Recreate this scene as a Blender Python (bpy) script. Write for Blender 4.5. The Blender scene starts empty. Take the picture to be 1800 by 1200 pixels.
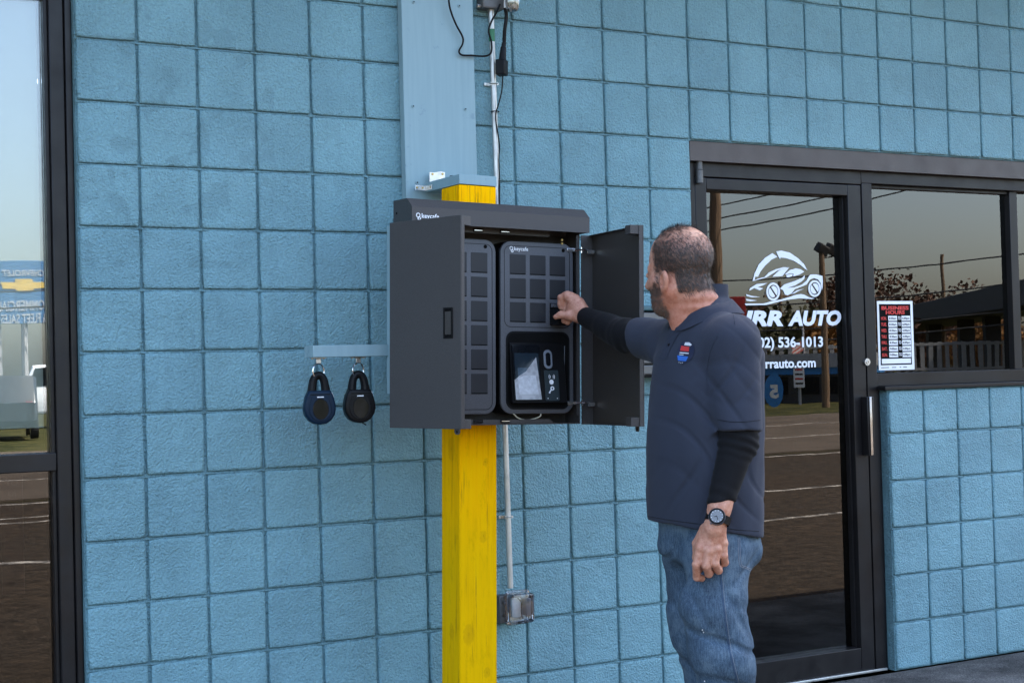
import bpy, bmesh, math, random
import numpy as np
from mathutils import Vector, Matrix
R = math.radians
random.seed(7)
S = bpy.context.scene
COL = S.collection

# ------------------------------------------------------------------ camera
YAW, PITCH, ROLL, FPX = 0.5184, 0.0201, -0.0260, 2713.36      # calibrated on the wall's block grid (1800 px wide frame)
CAM = Vector((-1.455, -4.9861, 1.3240))
_f = Vector((math.sin(YAW)*math.cos(PITCH), math.cos(YAW)*math.cos(PITCH), math.sin(PITCH)))
_r = Vector((math.cos(YAW), -math.sin(YAW), 0)); _u = _r.cross(_f)
_r, _u = (_r*math.cos(ROLL)+_u*math.sin(ROLL)), (_u*math.cos(ROLL)-_r*math.sin(ROLL))
cd = bpy.data.cameras.new('camera'); cam = bpy.data.objects.new('camera', cd); COL.objects.link(cam)
cam.matrix_world = Matrix(((_r.x,_u.x,-_f.x,CAM.x),(_r.y,_u.y,-_f.y,CAM.y),(_r.z,_u.z,-_f.z,CAM.z),(0,0,0,1)))
cd.sensor_width = 36; cd.lens = 36*FPX/1800; cd.clip_end = 2000; cd.clip_start = 0.05
S.camera = cam
# survey helpers: a sight line of the calibrated camera cut with a plane of known depth gives a world point
def sight(px, py): return _f + _r*((px-900)/FPX) - _u*((py-600)/FPX)
def spot(px, py, Y): d = sight(px,py); return CAM + d*((Y-CAM.y)/d.y)
def atd(px, py, D): return CAM + sight(px,py)*D

# ------------------------------------------------------------------ light
SUN_EL, SUN_AZ = R(55), R(50)      # the sun stands behind the building, a little to the right
w = bpy.data.worlds.new('World'); S.world = w; w.use_nodes = True
nt = w.node_tree; bg = nt.nodes['Background']
sky = nt.nodes.new('ShaderNodeTexSky'); sky.sky_type = 'NISHITA'; sky.sun_disc = False
sky.sun_elevation = SUN_EL; sky.sun_rotation = SUN_AZ; sky.dust_density = 3.5; sky.air_density = 1.0; sky.ozone_density = 1.0
nt.links.new(sky.outputs[0], bg.inputs[0]); bg.inputs[1].default_value = 0.14
sl = bpy.data.lights.new('sun', 'SUN'); sl.energy = 5.0; sl.angle = R(0.6); sl.color = (1.0, 0.94, 0.85)
so = bpy.data.objects.new('sun', sl); COL.objects.link(so)
_sd = Vector((math.sin(SUN_AZ)*math.cos(SUN_EL), math.cos(SUN_AZ)*math.cos(SUN_EL), math.sin(SUN_EL)))
so.rotation_euler = _sd.to_track_quat('Z','Y').to_euler(); so.location = _sd*30
S.view_settings.view_transform = 'Standard'; S.view_settings.look = 'None'
S.view_settings.exposure = 2.75; S.view_settings.gamma = 1.0
S.view_settings.use_curve_mapping = False

# ------------------------------------------------------------------ materials
MATS = {}
class N:
    def __init__(s, name):
        s.m = bpy.data.materials.new(name); s.m.use_nodes = True; s.t = s.m.node_tree
        s.b = s.t.nodes['Principled BSDF']; s.out = s.t.nodes['Material Output']
    def add(s, typ, **kw):
        n = s.t.nodes.new(typ)
        for k, v in kw.items(): setattr(n, k, v)
        return n
    def link(s, a, b): s.t.links.new(a, b)
    def coord(s, kind='Object', scale=(1,1,1)):
        if kind == 'Position': o = s.add('ShaderNodeNewGeometry').outputs['Position']
        else: o = s.add('ShaderNodeTexCoord').outputs[kind]
        mp = s.add('ShaderNodeMapping'); mp.inputs['Scale'].default_value = scale
        s.link(o, mp.inputs['Vector']); return mp.outputs[0]
    def noise(s, co, scale, detail=3, rough=0.5, out=0):
        n = s.add('ShaderNodeTexNoise'); n.inputs['Scale'].default_value = scale; n.inputs['Detail'].default_value = detail
        n.inputs['Roughness'].default_value = rough; s.link(co, n.inputs['Vector']); return n.outputs[out]
    def voro(s, co, scale, feat='F1'):
        n = s.add('ShaderNodeTexVoronoi', feature=feat); n.inputs['Scale'].default_value = scale; s.link(co, n.inputs['Vector']); return n.outputs[0]
    def ramp(s, fac, stops):
        n = s.add('ShaderNodeValToRGB'); e = n.color_ramp.elements
        while len(e) < len(stops): e.new(0.5)
        for el, (p, c) in zip(e, stops): el.position = p; el.color = (c if hasattr(c,'__len__') else (c,c,c))[:3] + (1,) if hasattr(c,'__len__') else (c,c,c,1)
        s.link(fac, n.inputs[0]); return n.outputs[0]
    def mix(s, fac, a, b, mode='MIX'):
        n = s.add('ShaderNodeMix', data_type='RGBA', blend_type=mode)
        for v, i in ((fac,0),(a,6),(b,7)):
            if hasattr(v,'is_linked'): s.link(v, n.inputs[i])
            else: n.inputs[i].default_value = v if i == 0 else tuple(v)+(1,)
        return n.outputs[2]
    def math(s, op, a, b=0.5):
        n = s.add('ShaderNodeMath', operation=op)
        for v, i in ((a,0),(b,1)):
            if hasattr(v,'is_linked'): s.link(v, n.inputs[i])
            else: n.inputs[i].default_value = v
        return n.outputs[0]
    def bump(s, h, strength, dist=0.01):
        n = s.add('ShaderNodeBump'); n.inputs['Strength'].default_value = strength; n.inputs['Distance'].default_value = dist
        s.link(h, n.inputs['Height']); s.link(n.outputs[0], s.b.inputs['Normal'])
    def set(s, col=None, rough=None, metal=None, spec=None):
        for v, k in ((col,'Base Color'),(rough,'Roughness'),(metal,'Metallic'),(spec,'Specular IOR Level')):
            if v is None: continue
            if hasattr(v,'is_linked'): s.link(v, s.b.inputs[k])
            else: s.b.inputs[k].default_value = tuple(v)+(1,) if hasattr(v,'__len__') else v
        return s
    def done(s): MATS[s.m.name] = s.m; return s.m

def plain(name, col, rough=0.5, metal=0, var=0.12, vscale=9, bump=0.0, bscale=120, spec=None, kind='Object'):
    n = N(name); co = n.coord(kind)
    f = n.noise(co, vscale, 4, 0.6)
    c = n.ramp(f, [(0.25, tuple(x*(1-var) for x in col)), (0.75, tuple(min(1,x*(1+var)) for x in col))])
    n.set(c, None, metal, spec)
    n.set(rough=n.ramp(n.noise(co, vscale*2.3, 3), [(0.3, max(0.03,rough-0.08)), (0.7, min(1,rough+0.08))]))
    if bump: n.bump(n.noise(co, bscale, 3, 0.6), bump, 0.004)
    return n.done()

def block_paint(name, col, stip=0.55):
    n = N(name); pos = n.coord('Position')
    inf = n.add('ShaderNodeObjectInfo').outputs['Random']
    big = n.noise(pos, 1.7, 4, 0.6)
    c = n.ramp(big, [(0.40, tuple(x*0.92 for x in col)), (0.60, tuple(x*1.07 for x in col))])
    c = n.mix(1.0, c, n.ramp(n.noise(pos, 120, 3, 0.65), [(0.38, (0.89,0.90,0.91)), (0.50, (1.0,1.0,1.0)), (0.62, (1.08,1.07,1.06))]), 'MULTIPLY')
    grime = n.ramp(n.noise(n.coord('Position',(5.0,5.0,1.1)), 1.6, 5, 0.7), [(0.52, 0.0), (0.66, 1.0)])
    c = n.mix(n.math('MULTIPLY', grime, 0.22), c, tuple(x*0.62 for x in col))
    rnd = n.ramp(inf, [(0.0, (0.93,0.94,0.95)), (1.0, (1.04,1.03,1.02))])
    c = n.mix(1.0, c, rnd, 'MULTIPLY')
    # old coats showing through where the top coat flaked: duller, a little darker
    sx = n.add('ShaderNodeSeparateXYZ'); n.link(pos, sx.inputs[0])
    where = n.math('MULTIPLY', n.math('LESS_THAN', sx.outputs[0], 0.47), n.math('GREATER_THAN', sx.outputs[2], 1.70))
    fl = n.ramp(n.noise(pos, 7.5, 5, 0.6), [(0.555, 0.0), (0.572, 1.0)])
    flake = n.math('MULTIPLY', where, fl)
    c = n.mix(n.math('MULTIPLY', flake, 0.46), c, tuple(x*0.70 for x in col))
    pit = n.ramp(n.voro(pos, 62), [(0.05, 1.0), (0.16, 0.0)])
    pitm = n.math('MULTIPLY', pit, n.ramp(n.noise(pos, 26, 2), [(0.48, 0.0), (0.56, 1.0)]))
    c = n.mix(n.math('MULTIPLY', pitm, 0.55), c, tuple(x*0.35 for x in col))
    n.set(c, 0.5, 0, 0.35)
    h = n.math('ADD', n.math('MULTIPLY', n.noise(pos, 125, 3, 0.6), 1.0), n.math('MULTIPLY', n.noise(pos, 30, 2), 0.6))
    h = n.math('SUBTRACT', h, n.math('MULTIPLY', pitm, 0.9))
    h = n.math('SUBTRACT', h, n.math('MULTIPLY', flake, 0.12))
    h = n.math('MULTIPLY', h, n.ramp(n.noise(pos, 4.5, 3, 0.6), [(0.3, 0.45), (0.68, 1.15)]))
    n.bump(h, stip, 0.040)
    return n.done()

BLUE = (0.174, 0.328, 0.370)
block_paint('blue_block_paint', BLUE)
block_paint('blue_mortar_paint', tuple(x*0.9 for x in BLUE), 0.7)

def blue_board():
    n = N('blue_board_paint'); co = n.coord('Object')
    st = n.coord('Object', (22, 22, 1.2))
    c = n.ramp(n.noise(st, 2.5, 4, 0.6), [(0.35, (0.218,0.330,0.362)), (0.65, (0.240,0.356,0.388))])
    scuff = n.ramp(n.noise(co, 9, 6, 0.75), [(0.63, 0.0), (0.68, 1.0)])
    c = n.mix(n.math('MULTIPLY', scuff, 0.35), c, (0.09,0.16,0.22))
    n.set(c, 0.5, 0, 0.3); n.bump(n.noise(st, 4, 4, 0.6), 0.05, 0.003); return n.done()
blue_board()

def yellow_wood():
    n = N('yellow_post_paint'); co = n.coord('Object')
    st = n.coord('Object', (16, 16, 0.9))
    grain = n.noise(st, 3.0, 6, 0.65)
    c = n.ramp(grain, [(0.36, (0.84,0.37,0.0)), (0.5, (1.0,0.47,0.0)), (0.64, (1.0,0.51,0.0))])
    # greener, darker colour mixed in towards the foot of the post
    sx = n.add('ShaderNodeSeparateXYZ'); n.link(co, sx.inputs[0])
    low = n.math('ADD', n.math('MULTIPLY', sx.outputs[2], -1.1), 1.45)
    low = n.math('ADD', low, n.math('MULTIPLY', n.noise(co, 3, 3), 0.6))
    lowm = n.ramp(low, [(0.55, 0.0), (1.25 if False else 1.0, 1.0)])
    c = n.mix(n.math('MULTIPLY', lowm, 0.55), c, (0.60,0.40,0.0015))
    gr = n.ramp(n.noise(n.coord('Object',(5,5,1.5)), 5, 6, 0.75), [(0.54, 0.0), (0.66, 1.0)])
    c = n.mix(n.math('MULTIPLY', gr, 0.30), c, (0.30,0.17,0.0))
    crack = n.ramp(n.noise(n.coord('Object',(60,60,1.3)), 2.2, 4, 0.6), [(0.61, 0.0), (0.65, 1.0)])
    c = n.mix(n.math('MULTIPLY', crack, 0.6), c, (0.16,0.09,0.01))
    knots = [(-0.005,0.07,0.66),(0.07,0.03,1.03),(0.075,0.02,0.42),(-0.01,0.03,0.12),(0.02,0.055,1.08),(0.12,0.0,1.25),(0.10,0.0,0.33)]
    hsum = None
    for k, ks in [((0.035,0.0,0.435),1.25),((0.092,0.0,0.765),0.75),((0.0,0.060,1.065),1.5),((0.0,0.06,0.44),1.0),((0.105,0.0,0.30),0.7),((0.0,0.085,1.93),0.6),((0.10,0.0,1.02),0.5)]:
        sub = n.add('ShaderNodeVectorMath', operation='SUBTRACT'); n.link(co, sub.inputs[0]); sub.inputs[1].default_value = k
        sc = n.add('ShaderNodeVectorMath', operation='MULTIPLY'); n.link(sub.outputs[0], sc.inputs[0]); sc.inputs[1].default_value = (1,1,0.62)
        ln = n.add('ShaderNodeVectorMath', operation='LENGTH'); n.link(sc.outputs[0], ln.inputs[0])
        d = n.math('ADD', ln.outputs['Value'], n.math('MULTIPLY', n.math('SUBTRACT', n.noise(co, 70, 4, 0.65), 0.5), 0.020)); d = n.math('DIVIDE', d, ks)
        r1 = n.ramp(d, [(0.002, 0.8), (0.006, 0.15), (0.0085, 0.5), (0.0105, 0.15), (0.0135, 0.8), (0.0175, 0.0)])
        hsum = r1 if hsum is None else n.math('MAXIMUM', hsum, r1)
    c = n.mix(n.math('MULTIPLY', hsum, 0.5), c, (0.20,0.10,0.006))
    n.set(c, 0.75, 0, 0.03)
    n.bump(n.math('SUBTRACT', n.noise(st, 5, 5, 0.6), n.math('MULTIPLY', n.math('ADD', hsum, crack), 0.6)), 0.35, 0.004)
    return n.done()
yellow_wood()

def glass(name, tint, ior=1.95):
    n = N(name); n.t.nodes.remove(n.b)
    fr = n.add('ShaderNodeFresnel'); fr.inputs['IOR'].default_value = ior
    tr = n.add('ShaderNodeBsdfTransparent'); tr.inputs[0].default_value = tint+(1,)
    gl = n.add('ShaderNodeBsdfGlossy'); gl.inputs['Roughness'].default_value = 0.0; gl.inputs[0].default_value = (1,1,1,1)
    co = n.coord('Object'); bp = n.add('ShaderNodeBump'); bp.inputs['Strength'].default_value = 0.02; bp.inputs['Distance'].default_value = 0.01
    n.link(n.noise(co, 2.2, 2), bp.inputs['Height']); n.link(bp.outputs[0], gl.inputs['Normal'])
    mx = n.add('ShaderNodeMixShader'); n.link(fr.outputs[0], mx.inputs[0]); n.link(tr.outputs[0], mx.inputs[1]); n.link(gl.outputs[0], mx.inputs[2])
    n.link(mx.outputs[0], n.out.inputs[0]); return n.done()
glass('tinted_glass', (0.30,0.31,0.32), 1.76)
glass('clear_glass', (0.90,0.94,0.95), 2.0)
glass('clear_plastic', (0.84,0.86,0.90), 1.75)
glass('lamp_glass', (0.80,0.82,0.84), 2.3)

plain('bronze_aluminium', (0.011,0.0098,0.0102), 0.36, 0, 0.3, 6, 0.05, 300, 0.28)
plain('brown_flashing', (0.060,0.047,0.041), 0.5, 0, 0.25, 5, 0.08, 90)
plain('black_gap', (0.004,0.004,0.004), 0.8)
def powder(name, col, amt=0.35, sc=420):
    n = N(name); co = n.coord('Object'); sp = n.noise(co, sc, 2, 0.6)
    c = n.ramp(sp, [(0.35, tuple(x*0.8 for x in col)), (0.7, tuple(x*1.25 for x in col))])
    n.set(c, 0.5, 0, 0.45); n.bump(sp, amt, 0.0015); return n.done()
powder('graphite_powder_coat', (0.045,0.041,0.040))
powder('inner_powder_coat', (0.036,0.031,0.027), 0.5, 330)
powder('locker_shell', (0.074,0.076,0.084), 0.2)
powder('locker_cell_black', (0.010,0.011,0.014), 0.15)
plain('black_plastic', (0.006,0.006,0.0068), 0.4, 0, 0.2, 20, 0, 120, 0.14)
plain('matte_black', (0.004,0.004,0.004), 0.8, 0, 0.1, 9, 0, 120, 0.1)
plain('grey_ring', (0.16,0.18,0.21), 0.35)
plain('white_print', (0.80,0.81,0.83), 0.5, 0, 0.04)
plain('white_vinyl', (0.74,0.77,0.82), 0.55, 0, 0.05)
plain('zinc', (0.55,0.54,0.52), 0.32, 0.9, 0.15, 30)
plain('chrome', (0.72,0.72,0.74), 0.16, 1.0, 0.08)
plain('galvanised', (0.50,0.50,0.48), 0.42, 0.75, 0.2, 14)
plain('brass_screw', (0.45,0.30,0.10), 0.4, 0.8)
plain('rubber_cord', (0.005,0.005,0.0055), 0.5, 0, 0.1, 9, 0, 120, 0.15)
plain('grey_box_paint', (0.10,0.10,0.10), 0.45, 0.3, 0.3, 18)
plain('green_tape', (0.02,0.16,0.07), 0.5)
plain('white_card', (0.72,0.72,0.70), 0.6, 0, 0.08, 30)
plain('red_print', (0.62,0.03,0.025), 0.5)
plain('navy_lockbox', (0.003,0.014,0.032), 0.42, 0, 0.15, 14, 0, 120, 0.15)
plain('screen_glass', (0.006,0.007,0.009), 0.12, 0, 0.1, 9, 0, 120, 0.25)
plain('yellow_light', (0.5,0.35,0.05), 0.5)
plain('copper_wire', (0.55,0.50,0.36), 0.5)

# ------------------------------------------------------------------ mesh helpers
class MB:
    def __init__(s): s.bm = bmesh.new()
    def box(s, lo, hi, bev=0.0, seg=2):
        lo = Vector(lo); hi = Vector(hi)
        m = Matrix.Translation((lo+hi)/2) @ Matrix.Diagonal(((hi.x-lo.x),(hi.y-lo.y),(hi.z-lo.z),1))
        r = bmesh.ops.create_cube(s.bm, size=1, matrix=m)
        if bev > 0:
            es = list({e for v in r['verts'] for e in v.link_edges})
            bmesh.ops.bevel(s.bm, geom=es, offset=bev, segments=seg, affect='EDGES', profile=0.5)
        return s
    def prism(s, pts, axis, a, b, bev=0.0, seg=1):
        # pts: 2-d outline; axis: the extrusion axis 'x','y' or 'z'; a..b its range
        def P(u, v, t): return {'x':(t,u,v),'y':(u,t,v),'z':(u,v,t)}[axis]
        v0 = [s.bm.verts.new(P(u,v,a)) for u,v in pts]; v1 = [s.bm.verts.new(P(u,v,b)) for u,v in pts]
        fs = [s.bm.faces.new(v0), s.bm.faces.new(v1[::-1])]
        n = len(pts)
        for i in range(n): fs.append(s.bm.faces.new((v0[i],v1[i],v1[(i+1)%n],v0[(i+1)%n])))
        bmesh.ops.recalc_face_normals(s.bm, faces=fs)
        if bev > 0:
            es = list({e for f in fs[:2] for e in f.edges})
            bmesh.ops.bevel(s.bm, geom=es, offset=bev, segments=seg, affect='EDGES', profile=0.5)
        return s
    def face(s, pts): s.bm.faces.new([s.bm.verts.new(p) for p in pts]); return s
    def tube(s, path, rad, n=8, cap=True, flat=1.0, up=None):
        path = [Vector(p) for p in path]; rings = []; L = len(path)
        prev = None
        for i, p in enumerate(path):
            t = (path[min(i+1,L-1)] - path[max(i-1,0)]).normalized()
            if prev is None:
                a = Vector(up) if up else (Vector((0,0,1)) if abs(t.z) < 0.9 else Vector((0,1,0)))
                x = t.cross(a).normalized()
            else: x = (prev - t*prev.dot(t)).normalized()
            prev = x; y = t.cross(x)
            r = rad[i] if hasattr(rad,'__len__') else rad
            rings.append([s.bm.verts.new(p + x*(r*math.cos(2*math.pi*k/n)) + y*(r*flat*math.sin(2*math.pi*k/n))) for k in range(n)])
        for a, b in zip(rings, rings[1:]):
            for k in range(n): s.bm.faces.new((a[k], a[(k+1)%n], b[(k+1)%n], b[k]))
        if cap: s.bm.faces.new(rings[0][::-1]); s.bm.faces.new(rings[-1])
        return s
    def cyl(s, a, b, r, n=16, r2=None): return s.tube([a,b], [r, r if r2 is None else r2], n)
    def sphere(s, c, r, seg=16, rings=10, scale=(1,1,1)):
        bmesh.ops.create_uvsphere(s.bm, u_segments=seg, v_segments=rings, radius=r, matrix=Matrix.Translation(c) @ Matrix.Diagonal((*scale,1))); return s
    def torus(s, c, R_, r, ax='y', n=28, m=8):
        pts = []
        for i in range(n+1):
            a = 2*math.pi*i/n; u, v = R_*math.cos(a), R_*math.sin(a)
            pts.append(Vector(c) + Vector({'x':(0,u,v),'y':(u,0,v),'z':(u,v,0)}[ax]))
        return s.tube(pts, r, m, cap=False)
    def xform(s, m): bmesh.ops.transform(s.bm, matrix=m, verts=s.bm.verts[:]); return s
    def build(s, name, mat, parent=None, smooth=True, ang=20):
        me = bpy.data.meshes.new(name)
        bmesh.ops.recalc_face_normals(s.bm, faces=s.bm.faces[:])
        s.bm.to_mesh(me); s.bm.free()
        return link(name, me, mat, parent, smooth, ang)
def link(name, me, mat, parent=None, smooth=True, ang=35):
    if mat: me.materials.append(MATS[mat] if isinstance(mat, str) else mat)
    if smooth:
        me.polygons.foreach_set('use_smooth', [True]*len(me.polygons))
        try: me.set_sharp_from_angle(angle=R(ang))
        except Exception: pass
    o = bpy.data.objects.new(name, me); COL.objects.link(o)
    if parent:
        o.parent = parent
        if parent.type == 'EMPTY' and not parent.get('_loc'): o.matrix_parent_inverse = Matrix.Translation(-Vector(parent.location))
    return o
def tag(o, label=None, cat=None, group=None, kind=None):
    for k, v in (('label',label),('category',cat),('group',group),('kind',kind)):
        if v: o[k] = v
    return o
def thing(name, label, cat, loc=(0,0,0), group=None, parent=None):
    o = bpy.data.objects.new(name, None); COL.objects.link(o); o.location = loc; o.empty_display_size = 0.1
    return tag(o, label, cat, group)
def copy_tree(o, parent=None):
    c = o.copy(); COL.objects.link(c)
    if parent: c.parent = parent
    for ch in list(o.children): copy_tree(ch, c)
    return c
def rounded(w, h, r, n=6, cx=0, cy=0):
    pts = []
    for sx, sy, a0 in ((1,1,0),(-1,1,90),(-1,-1,180),(1,-1,270)):
        for k in range(n+1):
            a = R(a0+90*k/n); pts.append((cx+sx*(w/2-r)+r*math.cos(a), cy+sy*(h/2-r)+r*math.sin(a)))
    return pts
def text(name, body, size, origin, ux, uy, mat, parent, bold=0.0, shear=0.0, align='LEFT', depth=0.0006, xs=1.0, spacing=1.0):
    cu = bpy.data.curves.new(name, 'FONT'); cu.body = body; cu.size = size; cu.offset = bold; cu.shear = shear
    cu.align_x = align; cu.extrude = depth; cu.resolution_u = 3; cu.space_character = spacing
    o = bpy.data.objects.new(name, cu); COL.objects.link(o)
    dg = bpy.context.evaluated_depsgraph_get(); me = bpy.data.meshes.new_from_object(o.evaluated_get(dg))
    bpy.data.objects.remove(o); bpy.data.curves.remove(cu)
    ux = Vector(ux).normalized(); uy = Vector(uy).normalized(); uz = ux.cross(uy)
    m = Matrix(((ux.x*xs,uy.x,uz.x,origin[0]),(ux.y*xs,uy.y,uz.y,origin[1]),(ux.z*xs,uy.z,uz.z,origin[2]),(0,0,0,1)))
    me.transform(m); me.materials.clear()
    return link(name, me, mat, parent, False)

# ------------------------------------------------------------------ ground
B = 0.2032                      # one course, one half block
def ground_mats():
    n = N('asphalt'); p = n.coord('Position')
    agg = n.voro(p, 90)
    c = n.ramp(agg, [(0.0, (0.014,0.0115,0.009)), (0.5, (0.032,0.025,0.019)), (0.9, (0.085,0.068,0.052))])
    c = n.mix(n.ramp(n.noise(p, 0.35, 5, 0.65), [(0.4, 0.0), (0.62, 0.7)]), c, (0.046,0.034,0.024))
    c = n.mix(1.0, c, n.ramp(n.noise(p, 7, 8, 0.8), [(0.36, (0.50,0.48,0.46)), (0.5, (0.95,0.95,0.95)), (0.64, (1.6,1.5,1.4))]), 'MULTIPLY')
    n.set(c, 0.9, 0, 0.06); n.bump(agg, 0.5, 0.01); n.done()
    n = N('road_asphalt'); p = n.coord('Position')
    c = n.ramp(n.noise(p, 0.8, 5, 0.6), [(0.3, (0.070,0.056,0.044)), (0.7, (0.105,0.084,0.066))]); n.set(c, 0.9, 0, 0.06); n.bump(n.noise(p, 60, 2), 0.3, 0.01); n.done()
    n = N('sidewalk_concrete'); p = n.coord('Position')
    c = n.ramp(n.noise(p, 2.5, 6, 0.7), [(0.38, (0.060,0.057,0.054)), (0.5, (0.100,0.095,0.090)), (0.62, (0.155,0.148,0.140))])
    c = n.mix(n.ramp(n.noise(p, 9, 5, 0.7), [(0.58, 0.0), (0.66, 0.65)]), c, (0.045,0.045,0.048))
    c = n.mix(1.0, c, n.ramp(n.noise(p, 160, 3, 0.7), [(0.36, (0.55,0.55,0.56)), (0.5, (1,1,1)), (0.64, (1.6,1.6,1.55))]), 'MULTIPLY'); n.set(c, 0.9, 0, 0.06); n.bump(n.math('ADD', n.noise(p, 70, 3, 0.6), n.noise(p, 14, 3)), 0.8, 0.012); n.done()
    n = N('verge_grass'); p = n.coord('Position')
    c = n.ramp(n.noise(p, 1.2, 5, 0.7), [(0.42, (0.020,0.024,0.008)), (0.58, (0.060,0.055,0.020))]); n.set(c, 0.95, 0, 0.05); n.done()
    n = N('line_paint'); p = n.coord('Position')
    c = n.ramp(n.noise(p, 6, 5, 0.75), [(0.40, (0.06,0.05,0.04)), (0.58, (0.42,0.38,0.33))]); n.set(c, 0.7); n.done()
ground_mats()
def sheet(name, x0, x1, y0, y1, z, mat):
    o = MB().face([(x0,y0,z),(x1,y0,z),(x1,y1,z),(x0,y1,z)]).build(name, mat, None, False); return tag(o, kind='structure')
sheet('ground', -600, 600, -600, 600, -0.14, 'verge_grass')
tag(MB().box((-30,-1.75,-0.13),(30,0.005,0.0),0.02).build('sidewalk','sidewalk_concrete'), kind='structure')
tag(MB().box((-30,-14.6,-0.138),(60,-1.75,-0.124)).build('parking_lot','asphalt',None,False), kind='structure')
tag(MB().box((-300,-29.5,-0.137),(300,-14.9,-0.11)).build('road','road_asphalt',None,False), kind='structure')
for i,(x0,y0,x1,y1,wd) in enumerate([(-20,-14.2,60,-14.2,.12),(-100,-19.0,150,-19.0,.12),(-100,-24.0,150,-24.0,.12)]):
    z = -0.119 if i == 0 else -0.105
    tag(MB().box((x0,y0-wd/2,z-.01),(x1,y0+wd/2,z)).build('lane_line','line_paint',None,False), kind='structure')
for x0, y0, x1, y1, wd in ((6.5,-8.8,30,-9.4,.10),(6.8,-6.1,9.6,-6.5,.08),(9.6,-6.5,24,-6.1,.08),(-6,-11.5,5,-11.6,.09),(-6,-12.1,5,-12.2,.08),(-2.5,-9.4,2.6,-7.2,.16)):
    m = MB().box((0,-wd/2,-.13),(math.hypot(x1-x0,y1-y0),wd/2,-.120)); m.xform(Matrix.Translation((x0,y0,0)) @ Matrix.Rotation(math.atan2(y1-y0,x1-x0),4,'Z'))
    tag(m.build('stall_line','line_paint',None,False), kind='structure')

# ------------------------------------------------------------------ block wall
WIN_R = -B                       # right edge of the left shop window
DOOR_L, DOOR_TOP, LOW_L, LOW_TOP, WALL_R = 11*B, 11*B, 16*B, 6*B-0.014, 24*B
wall = thing('block_wall', 'blue painted concrete block wall that everything else is mounted on', 'wall', (1.0,0.1,0))
m = MB()
RB = 0.0105                      # joints lie this far behind the block faces
for lo, hi in [((WIN_R,RB,0),(DOOR_L,0.2,15*B)), ((DOOR_L,RB,DOOR_TOP),(WALL_R,0.2,15*B)), ((LOW_L,RB,0),(WALL_R,0.2,LOW_TOP)),
               ((-3.2,RB,15*B-0.42),(WIN_R,0.2,15*B)), ((-4.2,RB,0),(-3.2,0.2,15*B)), ((-3.2,RB,0),(WIN_R,0.2,0.12))]:
    m.box(lo, hi)
for j in range(1, 15):                # tooled bed joints, struck a little below the blocks above
    for x0, x1, ok in ((WIN_R, DOOR_L, True), (DOOR_L, WALL_R, j > 11), (LOW_L, WALL_R, j < 6)):
        if ok: m.box((x0+.001, 0.0042, j*B-0.0050), (x1-.001, RB+.002, j*B+0.0014), 0.0012, 1)
m.build('mortar_bed', 'blue_mortar_paint', wall, False)
rng = random.Random(3)
def block_mesh(w_, h_, k):
    # a rounded, slightly irregular face with depth; origin at its lower left corner on the wall plane
    g = 0.0045; bm = bmesh.new(); rings = []
    for ins, y in ((0.0, 0.05), (0.0, 0.0042), (0.0012, 0.0014), (0.0042, -0.0004), (0.010, -0.0010)):
        ring = []
        pts = []
        n = 5
        for e in range(4):
            for q in range(n): pts.append((e, q/n))
        for e, t in pts:
            u, v = [(t,0),(1,t),(1-t,1),(0,1-t)][e]
            x = g+ins+u*(w_-2*g-2*ins); z = g+ins+v*(h_-2*g-2*ins)
            j = 0.0011 if y < 0.01 else 0.0
            if (e, t) in ((0,0.0),(1,0.0),(2,0.0),(3,0.0)):      # knocked corners
                cx, cz = (1 if u < .5 else -1), (1 if v < .5 else -1); x += cx*0.0018; z += cz*0.0018
            ring.append(bm.verts.new((x+rng.uniform(-j,j), y+rng.uniform(-j,j)*0.3, z+rng.uniform(-j,j))))
        rings.append(ring)
    for a, b in zip(rings, rings[1:]):
        L = len(a)
        for i in range(L): bm.faces.new((a[i], a[(i+1)%L], b[(i+1)%L], b[i]))
    bm.faces.new(rings[-1])
    bmesh.ops.recalc_face_normals(bm, faces=bm.faces[:])
    me = bpy.data.meshes.new('block_%d' % k); bm.to_mesh(me); bm.free()
    me.materials.append(MATS['blue_block_paint']); me.polygons.foreach_set('use_smooth', [len(p.vertices) == 4 for p in me.polygons]); return me
full = [block_mesh(B, B, k) for k in range(9)]
half = [block_mesh(B, LOW_TOP-5*B, k) for k in range(3)]
def put_block(me, i, j):
    o = bpy.data.objects.new('block', me); COL.objects.link(o); o.parent = wall
    o.location = (i*B-wall.location.x, rng.uniform(-0.0012,0.0008)-wall.location.y, j*B+rng.uniform(-0.0008,0.0008))
for i in range(-1, 24):
    for j in range(15):
        if i < 11: put_block(rng.choice(full), i, j)
        elif j >= 11: put_block(rng.choice(full), i, j)
        elif i >= 16 and j < 5: put_block(rng.choice(full), i, j)
        elif i >= 16 and j == 5: put_block(rng.choice(half), i, j)

# roof with its overhang, out of the picture above
MB().box((-4.2,-0.012,15*B+.001),(WALL_R,0.2,3.459),0.004).build('coping_band','blue_board_paint',wall)
tag(MB().box((-5.5,-0.75,3.46),(9.5,6.0,3.74),0.01).build('roof_overhang','brown_flashing'), 'flat roof with a shallow overhang just above the picture', 'roof')
# the dark shop behind the glass
m = MB()
m.box((-4.2,4.0,-0.05),(9.0,4.1,3.05)); m.box((-4.3,0.2,-0.05),(-4.2,4.0,3.05)); m.box((9.0,0.2,-0.05),(9.1,4.0,3.05))
plain('shop_dark', (0.006,0.006,0.006), 0.9, 0, 0.1, 4, 0, 120, 0.05)
tag(m.build('shop_interior_wall','shop_dark',None,False), kind='structure')
tag(MB().box((-4.2,0.2,-0.05),(9.0,4.0,0.0)).build('shop_floor','shop_dark',None,False), kind='structure')

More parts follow.
